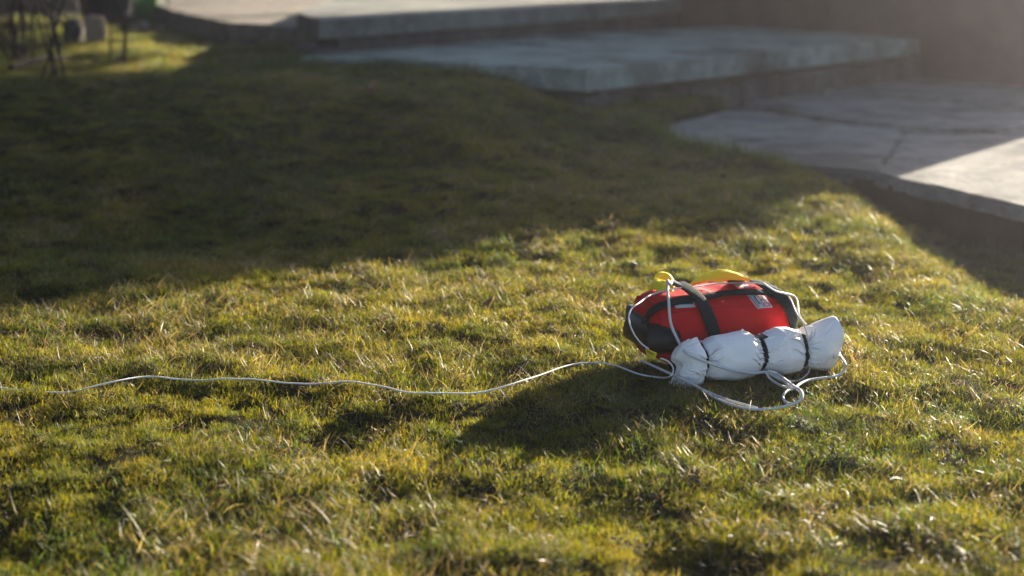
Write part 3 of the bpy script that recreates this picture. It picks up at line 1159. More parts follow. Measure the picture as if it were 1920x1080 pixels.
# white label with bars and dark red lettering, under the right end of the handle
LQ = [(1400, 555), (1428, 553), (1447, 577), (1419, 579)]
lab = patch('label', LQ, .0024, 'white_label')
for (u0, v0, u1, v1, mt) in ((.06, .10, .12, .95, 'ink'), (.20, .25, .24, .95, 'ink'), (.30, .1, .38, .72, 'ink'), (.44, .5, .47, .95, 'ink')):
    patch('printed_bar', sub_quad(LQ, u0, v0, u1, v1), .0027, mt, nu=2, nv=4, thick=.0002, parent=lab)
for (u0, v0, u1, v1) in ((.55, .08, .92, .14), (.55, .14, .62, .30), (.70, .14, .76, .30), (.86, .14, .92, .30), (.55, .36, .92, .42), (.55, .42, .62, .58), (.72, .42, .78, .50), (.86, .42, .92, .58), (.55, .64, .92, .70), (.55, .70, .62, .86), (.86, .70, .92, .86), (.55, .86, .92, .91)):
    patch('printed_letter', sub_quad(LQ, u0, v0, u1, v1), .0027, 'ink_red', nu=2, nv=2, thick=.0002, parent=lab)
# white and green label under the crossing of handle and left strap
GQ = [(1252, 561), (1298, 562), (1303, 577), (1268, 579)]
lab = patch('label', GQ, .0020, 'white_label'); lab['label'] = 'white label with a dark green field'
patch('printed_field', sub_quad(GQ, .18, .05, .95, .66), .0023, 'green_label', nu=6, nv=3, thick=.0002, parent=lab)
# framed label on the top
TQ = [(1358, 525), (1396, 526), (1411, 542), (1382, 543)]
lab = patch('label', TQ, .0018, 'label_edge'); lab['label'] = 'pinkish white label in a red frame'
patch('printed_field', sub_quad(TQ, .08, .12, .93, .90), .0021, 'white_label', nu=6, nv=4, thick=.0002, parent=lab)
patch('printed_line', sub_quad(TQ, .2, .3, .75, .36), .0024, 'label_edge', nu=4, nv=1, thick=.0001, parent=lab)
patch('printed_line', sub_quad(TQ, .2, .55, .85, .61), .0024, 'label_edge', nu=4, nv=1, thick=.0001, parent=lab)


def sheet(name, rows, mat, parent=pack, thick=.0013, sub=6, crump=.0006):
    """soft sheet through rows of local points, given thickness"""
    G = [catmull(np.array(r, float), sub) for r in rows]
    G = np.array(G)
    G = np.stack([catmull(G[:, i], sub) for i in range(G.shape[1])], 1)
    a, b = G.shape[:2]
    du = np.gradient(G, axis=0); dv = np.gradient(G, axis=1)
    n = np.cross(du, dv); n /= np.linalg.norm(n, axis=2)[..., None] + 1e-12
    I, J = np.meshgrid(np.arange(a), np.arange(b), indexing='ij')
    G = G + n * (crump * vnoise(I * .45, J * .45, 44))[..., None]
    V = np.vstack([(G + n * thick / 2).reshape(-1, 3), (G - n * thick / 2).reshape(-1, 3)])
    m = a * b; F = []
    for i in range(a - 1):
        for j in range(b - 1):
            k = i * b + j
            F.append((k, k + 1, k + b + 1, k + b)); F.append((m + k, m + k + b, m + k + b + 1, m + k + 1))
    rim = list(range(b)) + [i * b + b - 1 for i in range(1, a)] + [(a - 1) * b + j for j in range(b - 2, -1, -1)] + [i * b for i in range(a - 2, 0, -1)]
    for p, q in zip(rim, rim[1:] + rim[:1]): F.append((p, m + p, m + q, q))
    return mesh_obj(name, V, F, M[mat], parent, True)


# arching yellow flap along the back upper edge
sheet('yellow_flap', [
    [pk(1292, 534, .046), pk(1320, 528, .046), pk(1350, 526, .046), pk(1380, 528, .044), pk(1408, 536, .040), pk(1420, 540, .036)],
    [pk(1298, 528, .052), pk(1322, 517, .054), pk(1348, 511, .054), pk(1376, 514, .050), pk(1406, 527, .042), pk(1422, 536, .036)],
    [pk(1304, 524, .058), pk(1328, 511, .060), pk(1352, 506, .060), pk(1376, 510, .055), pk(1404, 522, .046), pk(1424, 534, .037)],
], 'yellow', thick=.0016)
# folded yellow loop at the upper left corner
sheet('yellow_loop', [
    [pk(1216, 549, .030), pk(1226, 543, .018), pk(1240, 549, .000), pk(1262, 548, -.004)],
    [pk(1218, 537, .036), pk(1230, 529, .026), pk(1246, 536, .010), pk(1264, 540, .004)],
    [pk(1228, 524, .040), pk(1236, 524, .032), pk(1250, 528, .018), pk(1266, 533, .010)],
], 'yellow', thick=.0016)
sheet('yellow_loop', [
    [pk(1224, 530, .044), pk(1236, 528, .046), pk(1250, 530, .044), pk(1265, 536, .036)],
    [pk(1228, 518, .050), pk(1238, 513, .052), pk(1252, 516, .048), pk(1264, 528, .040)],
    [pk(1232, 513, .054), pk(1240, 510, .056), pk(1253, 513, .052), pk(1263, 524, .044)],
], 'yellow', thick=.0014)
# yellow pull tag at the lower left
tg = sheet('pull_tag', [
    [pk(1210, 652, -.078), pk(1220, 657, -.080), pk(1232, 662, -.082)],
    [pk(1211, 660, -.077), pk(1220, 666, -.079), pk(1230, 668, -.081)],
    [pk(1214, 666, -.076), pk(1221, 672, -.078), pk(1227, 674, -.080)],
], 'yellow', thick=.0012, sub=3, crump=.0002)
for (x0, y0, x1, y1) in ((1213, 656.5, 1215, 659.5), (1216, 658, 1218.4, 661), (1219.5, 659.5, 1221.5, 662.6), (1222.6, 661, 1225, 664), (1226, 662.5, 1228, 665.4), (1215, 660.8, 1226, 665.9)):
    a_ = pk(x0, y0, -.0815); b_ = pk(x1, y0 + (x1 - x0) * .4, -.0815); c_ = pk(x1, y1, -.0815); d_ = pk(x0, y1 - (x1 - x0) * .4, -.0815)
    if x1 - x0 > 5: c_ = pk(x1, y1 + .8, -.0815); b_ = pk(x1, y1, -.0815); d_ = pk(x0, y0 + .8, -.0815)
    V = [a_, b_, c_, d_] + [q + np.array([0, .0006, 0]) for q in (a_, b_, c_, d_)]
    mesh_obj('printed_letter', V, [(0, 1, 2, 3), (4, 7, 6, 5), (0, 4, 5, 1), (1, 5, 6, 2), (2, 6, 7, 3), (3, 7, 4, 0)], M['ink'], tg, False)


# ------------------------------------------------------------------ ropes and lines
def path(spec, n=8, lift=.0022, it=1):
    """spec entries: (px, py, mode) with mode 's' on the skin, ('z', level above soil) or ('b', local plane)"""
    P_ = []
    for e in spec:
        x, y, md = e
        if md == 's': P_.append(surf(x, y, lift)[0])
        elif md[0] == 'b': P_.append(l2w(pk(x, y, md[1])))
        elif md[0] == 'f': # floating at a height over the skin
            P_.append(surf(x, y, md[1])[0])
        else:
            g = at(x, y, md[1]); P_.append(g)
    C_ = catmull(P_, n)
    return smooth_path(C_, it)


zr = ('z', .006)
rope = path([(1203, 676, zr), (1240, 693, zr), (1275, 709, ('z', .005)), (1310, 727, ('z', .004)), (1345, 748, ('z', .004)), (1395, 765, zr), (1440, 767, ('z', .007)), (1478, 760, ('z', .010)),
             (1499, 751, ('z', .014)), (1505, 741, ('z', .018)), (1500, 731, ('z', .020)), (1490, 725, ('z', .022)), (1478, 716, ('z', .026)), (1462, 704, ('b', -.148)), (1448, 697, ('b', -.142)),
             (1438, 698, ('b', -.136)), (1442, 708, ('b', -.138)), (1455, 718, ('b', -.146)), (1472, 726, ('z', .013)), (1489, 727, ('z', .015))], 8, it=2)
t = tube('rope', rope, .0017, M['rope'], None, 8)
tag(t, 'thick white rope doubled back under the grey pouch with a twisted front loop', 'rope')
rope2 = path([(1489, 728, ('z', .010)), (1474, 734, ('z', .010)), (1468, 744, ('z', .009)), (1474, 754, ('z', .008)), (1487, 757, ('z', .010)), (1501, 750, ('z', .011)), (1503, 738, ('z', .013)),
              (1494, 729, ('z', .017)), (1497, 722, ('z', .014)), (1515, 713, ('z', .012)), (1545, 708, ('z', .012)), (1570, 704, ('z', .012)), (1585, 692, ('z', .016)), (1583, 678, ('z', .024)), (1574, 664, ('b', -.100)), (1570, 640, ('b', -.088))], 8, it=2)
t = tube('rope', rope2, .0016, M['rope'], None, 8)
tag(t, 'white rope curling round the right pouch end into a small ring', 'rope')
rope3 = path([(1300, 722, ('z', .003)), (1330, 736, ('z', .003)), (1360, 748, ('z', .004)), (1390, 757, ('z', .005)), (1420, 765, ('z', .005))], 8)
t = tube('rope', rope3, .0016, M['rope'], None, 8)
tag(t, 'short second strand of white rope just behind the doubled rope under the pouch', 'rope')

sl = .0030
rope4 = path([(1300, 553, ('f', .006)), (1276, 545, ('f', .008)), (1262, 537, ('f', .008)), (1257, 534, ('f', .010)), (1254, 542, ('f', .012)), (1254, 570, ('f', .010)), (1255, 600, ('f', .008)), (1260, 625, ('f', .006)), (1270, 645, ('f', .006)), (1285, 660, 's'), (1303, 670, 's'),
              (1325, 680, ('f', .0045)), (1350, 687, 's'), (1380, 693, 's'), (1410, 697, 's'), (1434, 698, ('f', .004)), (1452, 706, ('b', -.135)), (1470, 716, ('b', -.15)), (1482, 724, ('z', .02))], 8, .0030, 2)
t = tube('cord', rope4, .0019, M['rope'], None, 8)
tag(t, 'thick white cord hooked over the left strap and running diagonally across the grey pouch', 'cord')

line = path([(1216, 654, ('b', -.082)), (1202, 644, ('b', -.084)), (1188, 625, ('b', -.084)), (1179, 600, ('b', -.080)), (1183, 580, ('b', -.070)), (1200, 567, ('b', -.055)), (1225, 559, ('f', .006)), (1258, 553, ('f', .008)), (1295, 549, ('f', .008)),
             (1335, 545, ('f', .009)), (1375, 542, ('f', .009)), (1415, 543, ('f', .010)), (1445, 549, ('f', .010)), (1470, 564, ('f', .010)), (1492, 585, ('f', .009)), (1508, 610, 's'), (1517, 635, 's'), (1521, 665, 's'), (1518, 690, 's'),
             (1510, 705, ('b', -.115)), (1495, 714, ('b', -.13)), (1475, 713, ('b', -.14)), (1455, 704, ('b', -.14)), (1440, 698, ('b', -.135))], 8, .0022, 2)
t = tube('cord', line, .0011, M['line'], None, 7)
tag(t, 'thin white cord looping from the yellow tag over the red pack and pouch', 'cord')
line2 = path([(1430, 530, ('f', .010)), (1455, 546, ('f', .012)), (1478, 565, ('f', .012)), (1498, 590, ('f', .010)), (1512, 612, ('f', .006))], 8, .003, 2)
t = tube('cord', line2, .0012, M['line'], None, 7)
tag(t, 'short thin cord beside the right strap of the red pack', 'cord')

# the long line across the lawn lies on the tips of the grass
LP = []
for i, (x, y) in enumerate(LINE_PX):
    q = at(x, y, .012); LP.append(q)
C_ = catmull(LP, 12)
gh = ground_h(C_[:, 0], C_[:, 1])
gp = np.pad(gh, 7, 'edge'); gh = np.max(np.stack([gp[i:i + len(gh)] for i in range(15)]), 0)
gh = np.convolve(np.pad(gh, 10, 'edge'), np.ones(21) / 21, 'valid')
CL = []
for c_, g_ in zip(C_, gh):
    # keep the line of sight, follow the ground
    z = g_ + .0125
    d = c_ - CAMP; t_ = (z - CAM_Z) / d[2]; CL.append(CAMP + d * t_)
tail = [at(1245, 709, CL[-1][2])] + [at(1256, 706, .010), at(1262, 698, .012)] + [l2w(pk(1262, 690, -.10)), l2w(pk(1257, 681, -.10)), l2w(pk(1248, 675, -.098)), l2w(pk(1238, 672, -.094))]
CL = np.vstack([np.array(CL)[:-6], catmull(tail, 6)])
CL[:, 1] += .0022 * vnoise(CL[:, 0] * 38, CL[:, 0] * 0 + 3, 81) * (CL[:, 0] < .1); CL[:, 2] += .0014 * vnoise(CL[:, 0] * 30, CL[:, 0] * 0 + 7, 82) * (CL[:, 0] < .1)
t = tube('line', smooth_path(CL, 3), .0011, M['line'], None, 7)
tag(t, 'long thin white line stretched across the lawn from left edge to red pack', 'line')


# ------------------------------------------------------------------ wall beside the steps (casts the broad shade)
def prism_wall(name, pts_bottom, heights, z0, thick_vec, mat, parent):
    V, F = [], []
    for (x, y), h in zip(pts_bottom, heights):
        V += [(x, y, z0), (x, y, h), (x + thick_vec[0], y + thick_vec[1], h), (x + thick_vec[0], y + thick_vec[1], z0)]
    for i in range(len(pts_bottom) - 1):
        a, b = i * 4, (i + 1) * 4
        for k in range(4):
            k2 = (k + 1) % 4
            F.append((a + k, a + k2, b + k2, b + k))
    F.append((3, 2, 1, 0)); e = (len(pts_bottom) - 1) * 4; F.append((e, e + 1, e + 2, e + 3))
    return mesh_obj(name, V, F, mat, parent, False)


M['wall'] = stone_mat('dark_render', (.028, .020, .017), (.05, .037, .031), (.015, .011, .01), 6, .9, .5)
M['coping'] = stone_mat('coping_stone', (.2, .18, .17), (.28, .26, .24), (.1, .1, .1), 8, .85, .4)
W0 = np.array([.70, 6.85]); W1 = np.array([2.20, 5.05])
wallo = empty('stair_wall', (float(W0[0]), float(W0[1]), 0))
tag(wallo, 'dark rendered wall rising behind the lower step at the top right', 'wall')
hts = []
ptsw = []
for k in range(7):
    q = (W1 * k + W0 * (6 - k)) / 6
    ptsw.append(q - W0)
    hts.append(1.93 + (.655 - 1.93) * k / 6)
dW = (W1 - W0) / np.linalg.norm(W1 - W0); nW = np.array([-dW[1], dW[0]]); nW = nW if nW[1] > 0 else -nW
prism_wall('wall_face', ptsw, hts, -.2, nW * .22, M['wall'], wallo)
prism_wall('coping', [q - nW * .012 for q in ptsw], [h + .03 for h in hts], .5, nW * .01, M['coping'], wallo).scale = (1, 1, 1)


# ------------------------------------------------------------------ unseen tree added on the terrace, crown cut to shade the left lawn
def uw(u, w): return np.array([.788 * u + .616 * w, -.616 * u + .788 * w])


tp = uw(-4.75, 9.0)
tree = empty('shade_tree', (float(tp[0]), float(tp[1]), Z_TERR)); tag(tree, 'unseen leafy tree added on the terrace to shade the left of the lawn', 'tree')
tr_ = [np.array([0, 0, -.05]), np.array([.03, .01, .7]), np.array([-.02, .03, 1.4]), np.array([.02, 0, 2.6])]
C_ = catmull(tr_, 6); tk = tube('trunk', C_, .07, M['bark'], tree, 12, radii=np.linspace(.085, .03, len(C_)))
rt = np.random.default_rng(77)
V, F = [], []
ud = np.array([.788, -.616, 0]); 
for k in range(15000):
    # crown made of leaf clusters in a flattened, uneven volume
    c = rt.integers(0, 110)
    rc = np.random.default_rng(900 + c)
    cc = ud * rc.uniform(-2.4, 1.55) + np.array([.616, .788, 0]) * rc.uniform(-.6, .6) + np.array([0, 0, rc.choice([rc.uniform(1.3, 1.75), rc.uniform(1.6, 3.0)])])
    q = cc + rt.normal(0, .13, 3)
    if q[2] - .249 * (q @ np.array([.616, .788, 0])) < (1.37 if (q @ ud) > .75 else (1.30 if (q @ ud) > -.25 else 1.12)): continue
    a = rt.normal(0, 1, 3); a /= np.linalg.norm(a); b = np.cross(a, rt.normal(0, 1, 3)); b /= np.linalg.norm(b)
    n0 = len(V); V += [q - a * .045, q + b * .022, q + a * .045, q - b * .022]; F.append((n0, n0 + 1, n0 + 2, n0 + 3))
M['shade_leaf'] = simple('shade_leaf', (.03, .055, .012), .5, .4, 10, .3)
cr = mesh_obj('crown', V, F, M['shade_leaf'], tree, False)
for k in range(7):
    an = rt.uniform(0, 6.28); e_ = np.array([math.cos(an) * .6, math.sin(an) * .6, rt.uniform(1.9, 2.7)])
    tube('limb', catmull([np.array([0, .01, 1.2 + k * .12]), e_ * .5 + np.array([0, 0, .9]), e_], 5), .02, M['bark'], tree, 6, radii=np.linspace(.03, .008, 11))

# ------------------------------------------------------------------ evergreen screen added out of view on the left to block sky light
hg = empty('shade_hedge', (-3.3, 3.4, 0)); tag(hg, 'unseen evergreen screen added left of the lawn to block sky light', 'shade_hedge')
rh = np.random.default_rng(5)
n = 26000
P_ = np.stack([rh.uniform(-.45, .45, n), rh.uniform(-4.4, 4.2, n), rh.uniform(.05, 2.5, n)], 1)
k = (np.abs(P_[:, 0]) > .28) | (P_[:, 2] > 2.25)
P_ = P_[k]; P_ += rh.normal(0, .04, P_.shape)
a = rh.normal(0, 1, P_.shape); a /= np.linalg.norm(a, axis=1)[:, None]; b = np.cross(a, rh.normal(0, 1, P_.shape)); b /= np.linalg.norm(b, axis=1)[:, None]
V = np.stack([P_ - a * .05, P_ + b * .026, P_ + a * .05, P_ - b * .026], 1).reshape(-1, 3)
me = fast_mesh('foliage', V, np.arange(len(V)).reshape(-1, 4), M['shade_leaf'])
o = bpy.data.objects.new('foliage', me); COL.objects.link(o); o.parent = hg
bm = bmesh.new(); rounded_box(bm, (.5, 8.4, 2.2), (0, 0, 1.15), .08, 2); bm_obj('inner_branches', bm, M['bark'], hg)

def leaf_cloud(P_, s, seed):
    r_ = np.random.default_rng(seed)
    a = r_.normal(0, 1, P_.shape); a /= np.linalg.norm(a, axis=1)[:, None]; b = np.cross(a, r_.normal(0, 1, P_.shape)); b /= np.linalg.norm(b, axis=1)[:, None]
    k = s * r_.uniform(.7, 1.25, (len(P_), 1))
    V = np.stack([P_ - a * k, P_ + b * k * .5, P_ + a * k, P_ - b * k * .5], 1).reshape(-1, 3)
    return fast_mesh('crown', V, np.arange(len(V)).reshape(-1, 4), M['shade_leaf'])


# spreading tree added out of view; its boughs keep overhead sky light off the lawn
t2 = empty('shade_tree', (-2.95, 5.6, .1)); tag(t2, 'unseen spreading tree added at the left to keep sky light off the lawn', 'tree')
rh = np.random.default_rng(31)
tube('trunk', catmull([np.array([0, 0, -.1]), np.array([.05, .02, .9]), np.array([.25, -.05, 1.7]), np.array([.7, -.1, 2.4])], 6), .1, M['bark'], t2, 12, radii=np.linspace(.13, .06, 19))
cc = []
for k in range(9):
    an = rh.uniform(-1.4, 1.4); L_ = rh.uniform(1.2, 3.0)
    e_ = np.array([.7 + math.cos(an) * L_, -.1 + math.sin(an) * L_ * .9, rh.uniform(2.6, 3.2)])
    c0 = catmull([np.array([.5, -.08, 2.1]), np.array([.6, -.1, 2.3]) * .5 + e_ * .5 + np.array([0, 0, .2]), e_], 6)
    tube('limb', c0, .03, M['bark'], t2, 6, radii=np.linspace(.05, .012, 13))
    cc += [c0[5], c0[8], c0[10], c0[12]]
cc = np.array(cc)
P_ = cc[rh.integers(0, len(cc), 16000)] + rh.normal(0, 1, (16000, 3)) * np.array([.38, .38, .2])
P_ = P_[P_[:, 2] > 2.15]
o = bpy.data.objects.new('crown', leaf_cloud(P_, .07, 1)); COL.objects.link(o); o.parent = t2

# thin tree added out of view to dapple the sun on the flagstones
yp = uw(-1.05, 14.0)
t3 = empty('dapple_tree', (float(yp[0]), float(yp[1]), 0)); tag(t3, 'thin unseen tree added far beyond the paving to dapple its sunlight', 'tree')
tube('trunk', catmull([np.array([0, 0, -.2]), np.array([.03, 0, 1.2]), np.array([0, .03, 2.9])], 6), .03, M['bark'], t3, 8, radii=np.linspace(.028, .008, 13))
P_ = ud * rh.uniform(-.55, .6, 340)[:, None] + np.array([.616, .788, 0]) * rh.uniform(-.5, .5, 340)[:, None] + np.array([0, 0, 1]) * (2.62 + rh.normal(0, .12, 340))[:, None]
P_ = P_[P_[:, 2] < 2.86]
o = bpy.data.objects.new('crown', leaf_cloud(P_, .035, 2)); COL.objects.link(o); o.parent = t3

# unseen leaf fringe added on the wall top to break up its shadow edge
n = 5200
f_ = rh.random(n); b_ = np.array(ptsw)[0][None] * (1 - f_[:, None]) + np.array(ptsw)[-1][None] * f_[:, None]
hh = 1.93 + (.655 - 1.93) * f_ + .03
lump = .05 + .05 * vnoise(f_ * 14, f_ * 0, 91) + .04 * vnoise(f_ * 37, f_ * 0 + 3, 92)
P_ = np.stack([b_[:, 0] + nW[0] * .11 + rh.normal(0, .05, n), b_[:, 1] + nW[1] * .11 + rh.normal(0, .05, n), hh + rh.random(n) ** 1.3 * np.clip(lump, .01, .2)], 1)
o = bpy.data.objects.new('shadow_fringe', leaf_cloud(P_, .02, 3)); COL.objects.link(o); o.parent = wallo; o['kind'] = 'stuff'

# ------------------------------------------------------------------ bed at the far left
def gnd(px, py):
    """point of the lawn seen at px, py"""
    z = 0.0
    for _ in range(12):
        p = at(px, py, z); z = float(ground_h(p[0], p[1]))
    return at(px, py, z)


def blobstone(name, p, size, mat, label, cat, seed, rz=0, parent=None, group=None, power=3.0):
    bm = bmesh.new(); bmesh.ops.create_icosphere(bm, subdivisions=3, radius=1)
    r_ = random.Random(seed)
    for v in bm.verts:
        c = v.co
        k = (abs(c.x) ** power + abs(c.y) ** power + abs(c.z) ** power) ** (-1 / power)
        n_ = 1 + .07 * math.sin(c.x * 4 + seed) + .05 * math.sin(c.y * 7 + c.z * 5 + seed)
        v.co = Vector((c.x * k * size[0] / 2 * n_, c.y * k * size[1] / 2 * n_, c.z * k * size[2] / 2 * n_ + size[2] / 2))
    o = bm_obj(name, bm, mat, parent, True)
    o.location = tuple(p); o.rotation_euler = (0, 0, rz)
    return tag(o, label, cat, group)


p = gnd(180, 78); blobstone('edging_stone', p, (.078, .06, .10), M['block'], 'pale sunlit stone block standing upright at the edge of the bed', 'stone', 3, .2, power=9)
p = gnd(140, 84); blobstone('edging_stone', p, (.080, .07, .10), M['rubble'], 'dark brownish stone standing left of the pale sunlit block', 'stone', 8, -.3, power=4)
for k, (x, y, s) in enumerate(((251, 62, .042), (269, 61, .058), (302, 60, .036))):
    p = gnd(x, y)
    blobstone('pebble', p, (s, s, s * .9), M['pebble'], ['small pinkish pebble left of the biggest one in the bed', 'biggest round pinkish pebble at the edge of the bed', 'smallest pinkish pebble, right of the biggest one'][k], 'pebble', k + 20, k, group='pebbles along the bed', power=2.2)

# black pot
p = gnd(186, 56)
bm = bmesh.new()
prof = [(.0, 0), (.105, 0), (.112, .01), (.14, .27), (.152, .275), (.154, .30), (.142, .305), (.135, .28), (0, .26)]
for i in range(len(prof) - 1):
    for k in range(32):
        a0, a1 = 2 * math.pi * k / 32, 2 * math.pi * (k + 1) / 32
        r0, z0 = prof[i]; r1, z1 = prof[i + 1]
        vs = [bm.verts.new((r * math.cos(a), r * math.sin(a), z)) for r, a, z in ((r0, a0, z0), (r0, a1, z0), (r1, a1, z1), (r1, a0, z1))]
        bm.faces.new(vs)
bmesh.ops.remove_doubles(bm, verts=bm.verts[:], dist=1e-5)
pot = bm_obj('plant_pot', bm, M['pot'], None, True); pot.location = (p[0], p[1] + .15, p[2])
tag(pot, 'black plant pot standing behind the sunlit stones', 'pot')

# grey board fence at the top left
f0 = atd(-230, 40, 8.4); f1 = atd(150, 40, 8.9)
zb = float(ground_h(f0[0], f0[1]))
fence = empty('board_fence', (f0[0], f0[1], zb)); tag(fence, 'grey vertical board fence above a brown bottom rail at the top left corner', 'fence')
dv = (f1 - f0)[:2]; Lf = np.linalg.norm(dv); dv = dv / Lf; fa = math.atan2(dv[1], dv[0])
bm = bmesh.new(); rounded_box(bm, (.118, .018, 1.1), (0, 0, 0), .003, 1); me_b = bm_obj('board', bm, M['fence_board'], fence)
nb = int(Lf / .128)
for k in range(nb):
    o = me_b if k == 0 else me_b.copy()
    if k: COL.objects.link(o)
    o.parent = fence
    o.location = (dv[0] * (.06 + k * .128), dv[1] * (.06 + k * .128), .62 + random.uniform(-.01, .01)); o.rotation_euler = (0, random.uniform(-.01, .01), fa)
bm = bmesh.new(); rounded_box(bm, (Lf, .03, .075), (0, 0, 0), .004, 1)
o = bm_obj('rail', bm, M['fence_rail'], fence); o.location = (dv[0] * Lf / 2, dv[1] * Lf / 2 - .03, .035); o.rotation_euler = (0, 0, fa)

# leaning stake
a_ = atd(108, 58, 6.9); b_ = atd(70, -60, 7.0)
C_ = catmull([a_, a_ * .6 + b_ * .4 + np.array([.004, 0, 0]), b_], 8)
st = tube('stake', C_, .014, M['stake'], None, 8, radii=np.linspace(.016, .013, len(C_)))
tag(st, 'pinkish weathered stake leaning in the bed at the top left', 'stake')


def leaf_blade(base, d, L, W, bend, mat, name, parent, n=10):
    """broad strap leaf with a channelled cross-section"""
    V, F = [], []
    d = np.array(d, float); d /= np.linalg.norm(d)
    p = np.array(base, float); el = R(82); side = np.array([-d[1], d[0], 0])
    for k in range(n + 1):
        t = k / n
        w = W * (math.sin(math.pi * min(1, .18 + .8 * t)) ** .7) * (1 - t ** 5) + .0006
        e = el - bend * t ** 1.6
        f = np.array([d[0] * math.cos(e), d[1] * math.cos(e), math.sin(e)]); up = np.cross(side, f)
        for u in (-1, -.5, 0, .5, 1): V.append(p + side * w / 2 * u - up * (.18 * w * (1 - u * u)))
        p = p + f * L / n
    m = len(V)
    V += [v + np.array([0, 0, -.0008]) for v in V]
    for k in range(n):
        for u in range(4):
            q = k * 5 + u
            F.append((q, q + 1, q + 6, q + 5)); F.append((m + q, m + q + 5, m + q + 6, m + q + 1))
    return mesh_obj(name, V, F, mat, parent)


# green bulb leaves
M['leaf_t'] = blade_mat('strap_leaf', [(0, (.03, .12, .012)), (1, (.065, .22, .025))], .5, (.1, .3, .04), .1, transl=.45, rough=.6, spec=.1)
p = gnd(285, 44)
pl = empty('bulb_plant', tuple(p)); tag(pl, 'clump of bright green strap leaves beside the pale terrace edge', 'plant')
for k in range(20):
    an = random.uniform(0, 2 * math.pi)
    leaf_blade((random.uniform(-.07, .08), random.uniform(-.04, .04), -.01), (math.cos(an), math.sin(an), 0), random.uniform(.16, .27), random.uniform(.016, .03), random.uniform(.3, 1.7), M['leaf_t'], 'leaf', pl)


# bare twiggy shrub
def twig(name, pts, r0, r1, parent, mat):
    C_ = catmull(pts, 6)
    C_ = C_ + np.stack([.004 * vnoise(np.arange(len(C_)) * .7, np.zeros(len(C_)) + s_, s_) for s_ in (61, 62, 63)], 1)
    return tube(name, C_, r0, mat, parent, 6, radii=np.linspace(r0, r1, len(C_)))


def bare_shrub(px, py, h, n, seed, label, spread=.25):
    r_ = random.Random(seed)
    p = gnd(px, py)
    sh = empty('bare_shrub', tuple(p)); tag(sh, label, 'shrub', 'bare shrubs in the bed')
    for k in range(n):
        an = r_.uniform(0, 2 * math.pi); sp = r_.uniform(.05, spread)
        b = np.array([r_.uniform(-.04, .04), r_.uniform(-.04, .04), -.02])
        tip = b + np.array([math.cos(an) * sp, math.sin(an) * sp, h * r_.uniform(.6, 1)])
        mid = (b + tip) / 2 + np.array([r_.uniform(-.03, .03), r_.uniform(-.03, .03), .02])
        s_ = twig('stem', [b, mid, tip], .004, .0018, sh, M['bark'])
        for q in range(3):
            t = r_.uniform(.35, .9); o_ = b * (1 - t) + tip * t
            a2 = r_.uniform(0, 2 * math.pi)
            e_ = o_ + np.array([math.cos(a2) * .09, math.sin(a2) * .09, r_.uniform(.03, .12)])
            twig('twig', [o_, (o_ + e_) / 2 + np.array([0, 0, .012]), e_], .003, .001, s_, M['bark'])


bare_shrub(222, 112, .55, 3, 1, 'few thin dark stems rising in front of the black pot', .06)
bare_shrub(105, 150, .5, 6, 2, 'dark bare shrub with tangled stems left of the sunlit patch', .16)
bare_shrub(40, 120, .6, 18, 3, 'bare twiggy shrub at the left edge before the fence', .32)

a_ = gnd(22, 142) + np.array([0, 0, .025]); b_ = gnd(128, 126) + np.array([0, 0, .03])
sk = tube('stick', catmull([a_, (a_ + b_) / 2 + np.array([0, 0, .012]), b_], 8), .009, M['bark'], None, 8, radii=np.linspace(.010, .006, 17))
tag(sk, 'short fallen stick lying on the lawn near the left edge', 'stick')
M['bark2'] = M['bark']

# taller grass tufts along the edge of the paving
def tuft(px, py, n, L, seed, label, mat='grass'):
    r_ = random.Random(seed); p = gnd(px, py)
    V, F, A_, T_ = [], [], [], []
    for b in range(n):
        x0, y0 = r_.gauss(0, .008), r_.gauss(0, .008); az = r_.uniform(0, 2 * math.pi); l = L * r_.uniform(.5, 1); th = r_.uniform(.05, .5); cu = r_.uniform(.1, 1.1); w = r_.uniform(.0022, .0042); rv_ = r_.uniform(.2, .7)
        q = np.array([x0, y0, -.004]); base = len(V); S_ = 7
        for k in range(S_ + 1):
            t = k / S_; ww = w * (1 - t ** 2) / 2 + .0001; sd = np.array([-math.sin(az + .5), math.cos(az + .5), 0])
            V.append(q - sd * ww); V.append(q + sd * ww); A_ += [rv_, rv_]; T_ += [t, t]
            an = th + cu * t; q = q + np.array([math.sin(an) * math.cos(az), math.sin(an) * math.sin(az), math.cos(an)]) * l / S_
        for k in range(S_):
            c = base + 2 * k; F.append((c, c + 1, c + 3, c + 2))
    o = mesh_obj('grass_tuft', V, F, M['leaf_t'] if mat == 'leaf' else M['grass'], None)
    for nm, dt in (('rnd', A_), ('along', T_)):
        at2 = o.data.attributes.new(nm, 'FLOAT', 'POINT'); at2.data.foreach_set('value', dt)
    o.location = tuple(p)
    return tag(o, label, 'grass tuft', 'taller grass tufts by the paving')


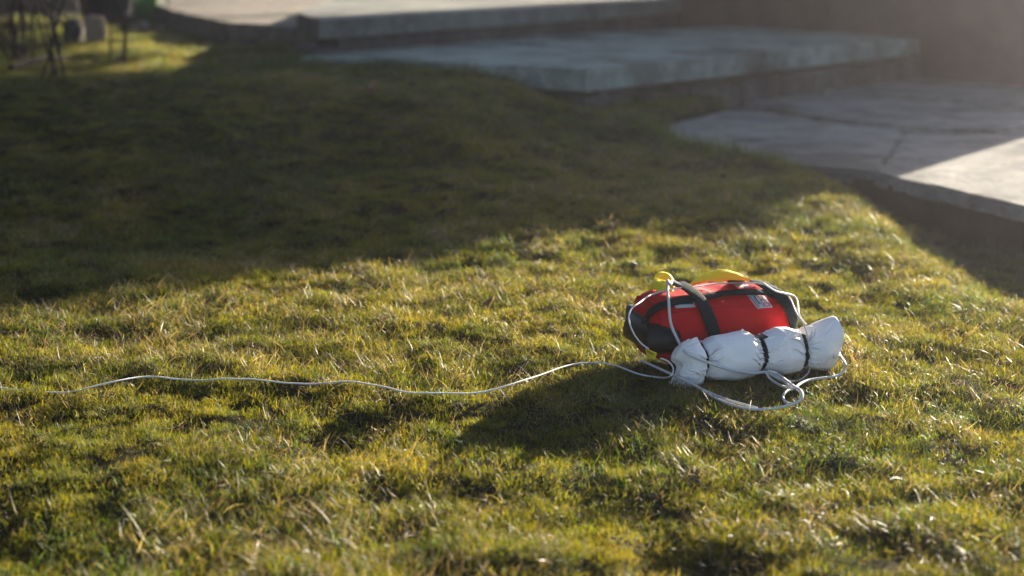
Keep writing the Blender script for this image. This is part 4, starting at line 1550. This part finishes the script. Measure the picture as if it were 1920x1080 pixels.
tuft(1594, 358, 9, .062, 1, 'tall bright green grass tuft standing before the corner of the sunlit flagstone', 'leaf')
tuft(1648, 436, 9, .055, 2, 'green grass tuft in the shade below the sunlit flagstone')
tuft(1520, 425, 8, .045, 3, 'smaller green tuft at the upper end of the sunlit lawn')
tuft(1230, 232, 16, .085, 4, 'dark weedy tuft growing below the corner of the concrete step')
tuft(1165, 222, 14, .08, 5, 'leafy dark tuft left of the weedy one below the step')
tuft(1715, 385, 7, .04, 6, 'sparse dry tuft nearest the paving edge on the right')

# dry leaves on the lawn
def dryleaf(px, py, s, seed, label):
    r_ = random.Random(seed); V, F = [], []
    n = 8
    for k in range(n + 1):
        t = k / n; w = s * .36 * math.sin(math.pi * min(1, t * .97 + .02)) ** .8
        for u in (-1, -.4, .4, 1): V.append(((t - .5) * s, u * w, .25 * s * (u * u) + .12 * s * math.sin(t * 5 + seed) + r_.uniform(-.0006, .0006)))
    m = len(V); V += [(a, b, c - .0005) for a, b, c in V]
    for k in range(n):
        for u in range(3):
            q = k * 4 + u; F.append((q, q + 1, q + 5, q + 4)); F.append((m + q, m + q + 4, m + q + 5, m + q + 1))
    o = mesh_obj('dry_leaf', V, F, M['dry_leaf'], None)
    p = gnd(px, py); o.location = (p[0], p[1], p[2] + .018); o.rotation_euler = (r_.uniform(-.5, .5), r_.uniform(-.4, .4), r_.uniform(0, 6))
    tag(o, label, 'dry leaf', 'dry leaves on the lawn')


dryleaf(918, 590, .022, 1, 'reddish dry leaf in the sunlit grass left of the pack')
dryleaf(470, 114, .04, 2, 'pale dry leaf on the shaded lawn below the terrace end')
dryleaf(700, 176, .035, 3, 'tan dry leaf on the shaded lawn before the lower step')




# ------------------------------------------------------------------ scattering air volume added to stand in for sun glare
bm = bmesh.new()
bmesh.ops.create_cube(bm, size=1.0)
for v in bm.verts: v.co = Vector((v.co.x * 300, v.co.y * 360 + 50, -1.6 + (v.co.z + .5) * (4.2 + 1.6)))
mh = bpy.data.materials.new('glare_haze_air'); mh.use_nodes = True
nt = mh.node_tree; nt.nodes.remove(nt.nodes['Principled BSDF'])
pv = nt.nodes.new('ShaderNodeVolumePrincipled')
pv.inputs['Color'].default_value = (.93, .90, 1.0, 1)
pv.inputs['Density'].default_value = HAZE
pv.inputs['Anisotropy'].default_value = .90
nt.links.new(pv.outputs[0], nt.nodes['Material Output'].inputs['Volume'])
tag(bm_obj('glare_haze', bm, mh), kind='stuff')
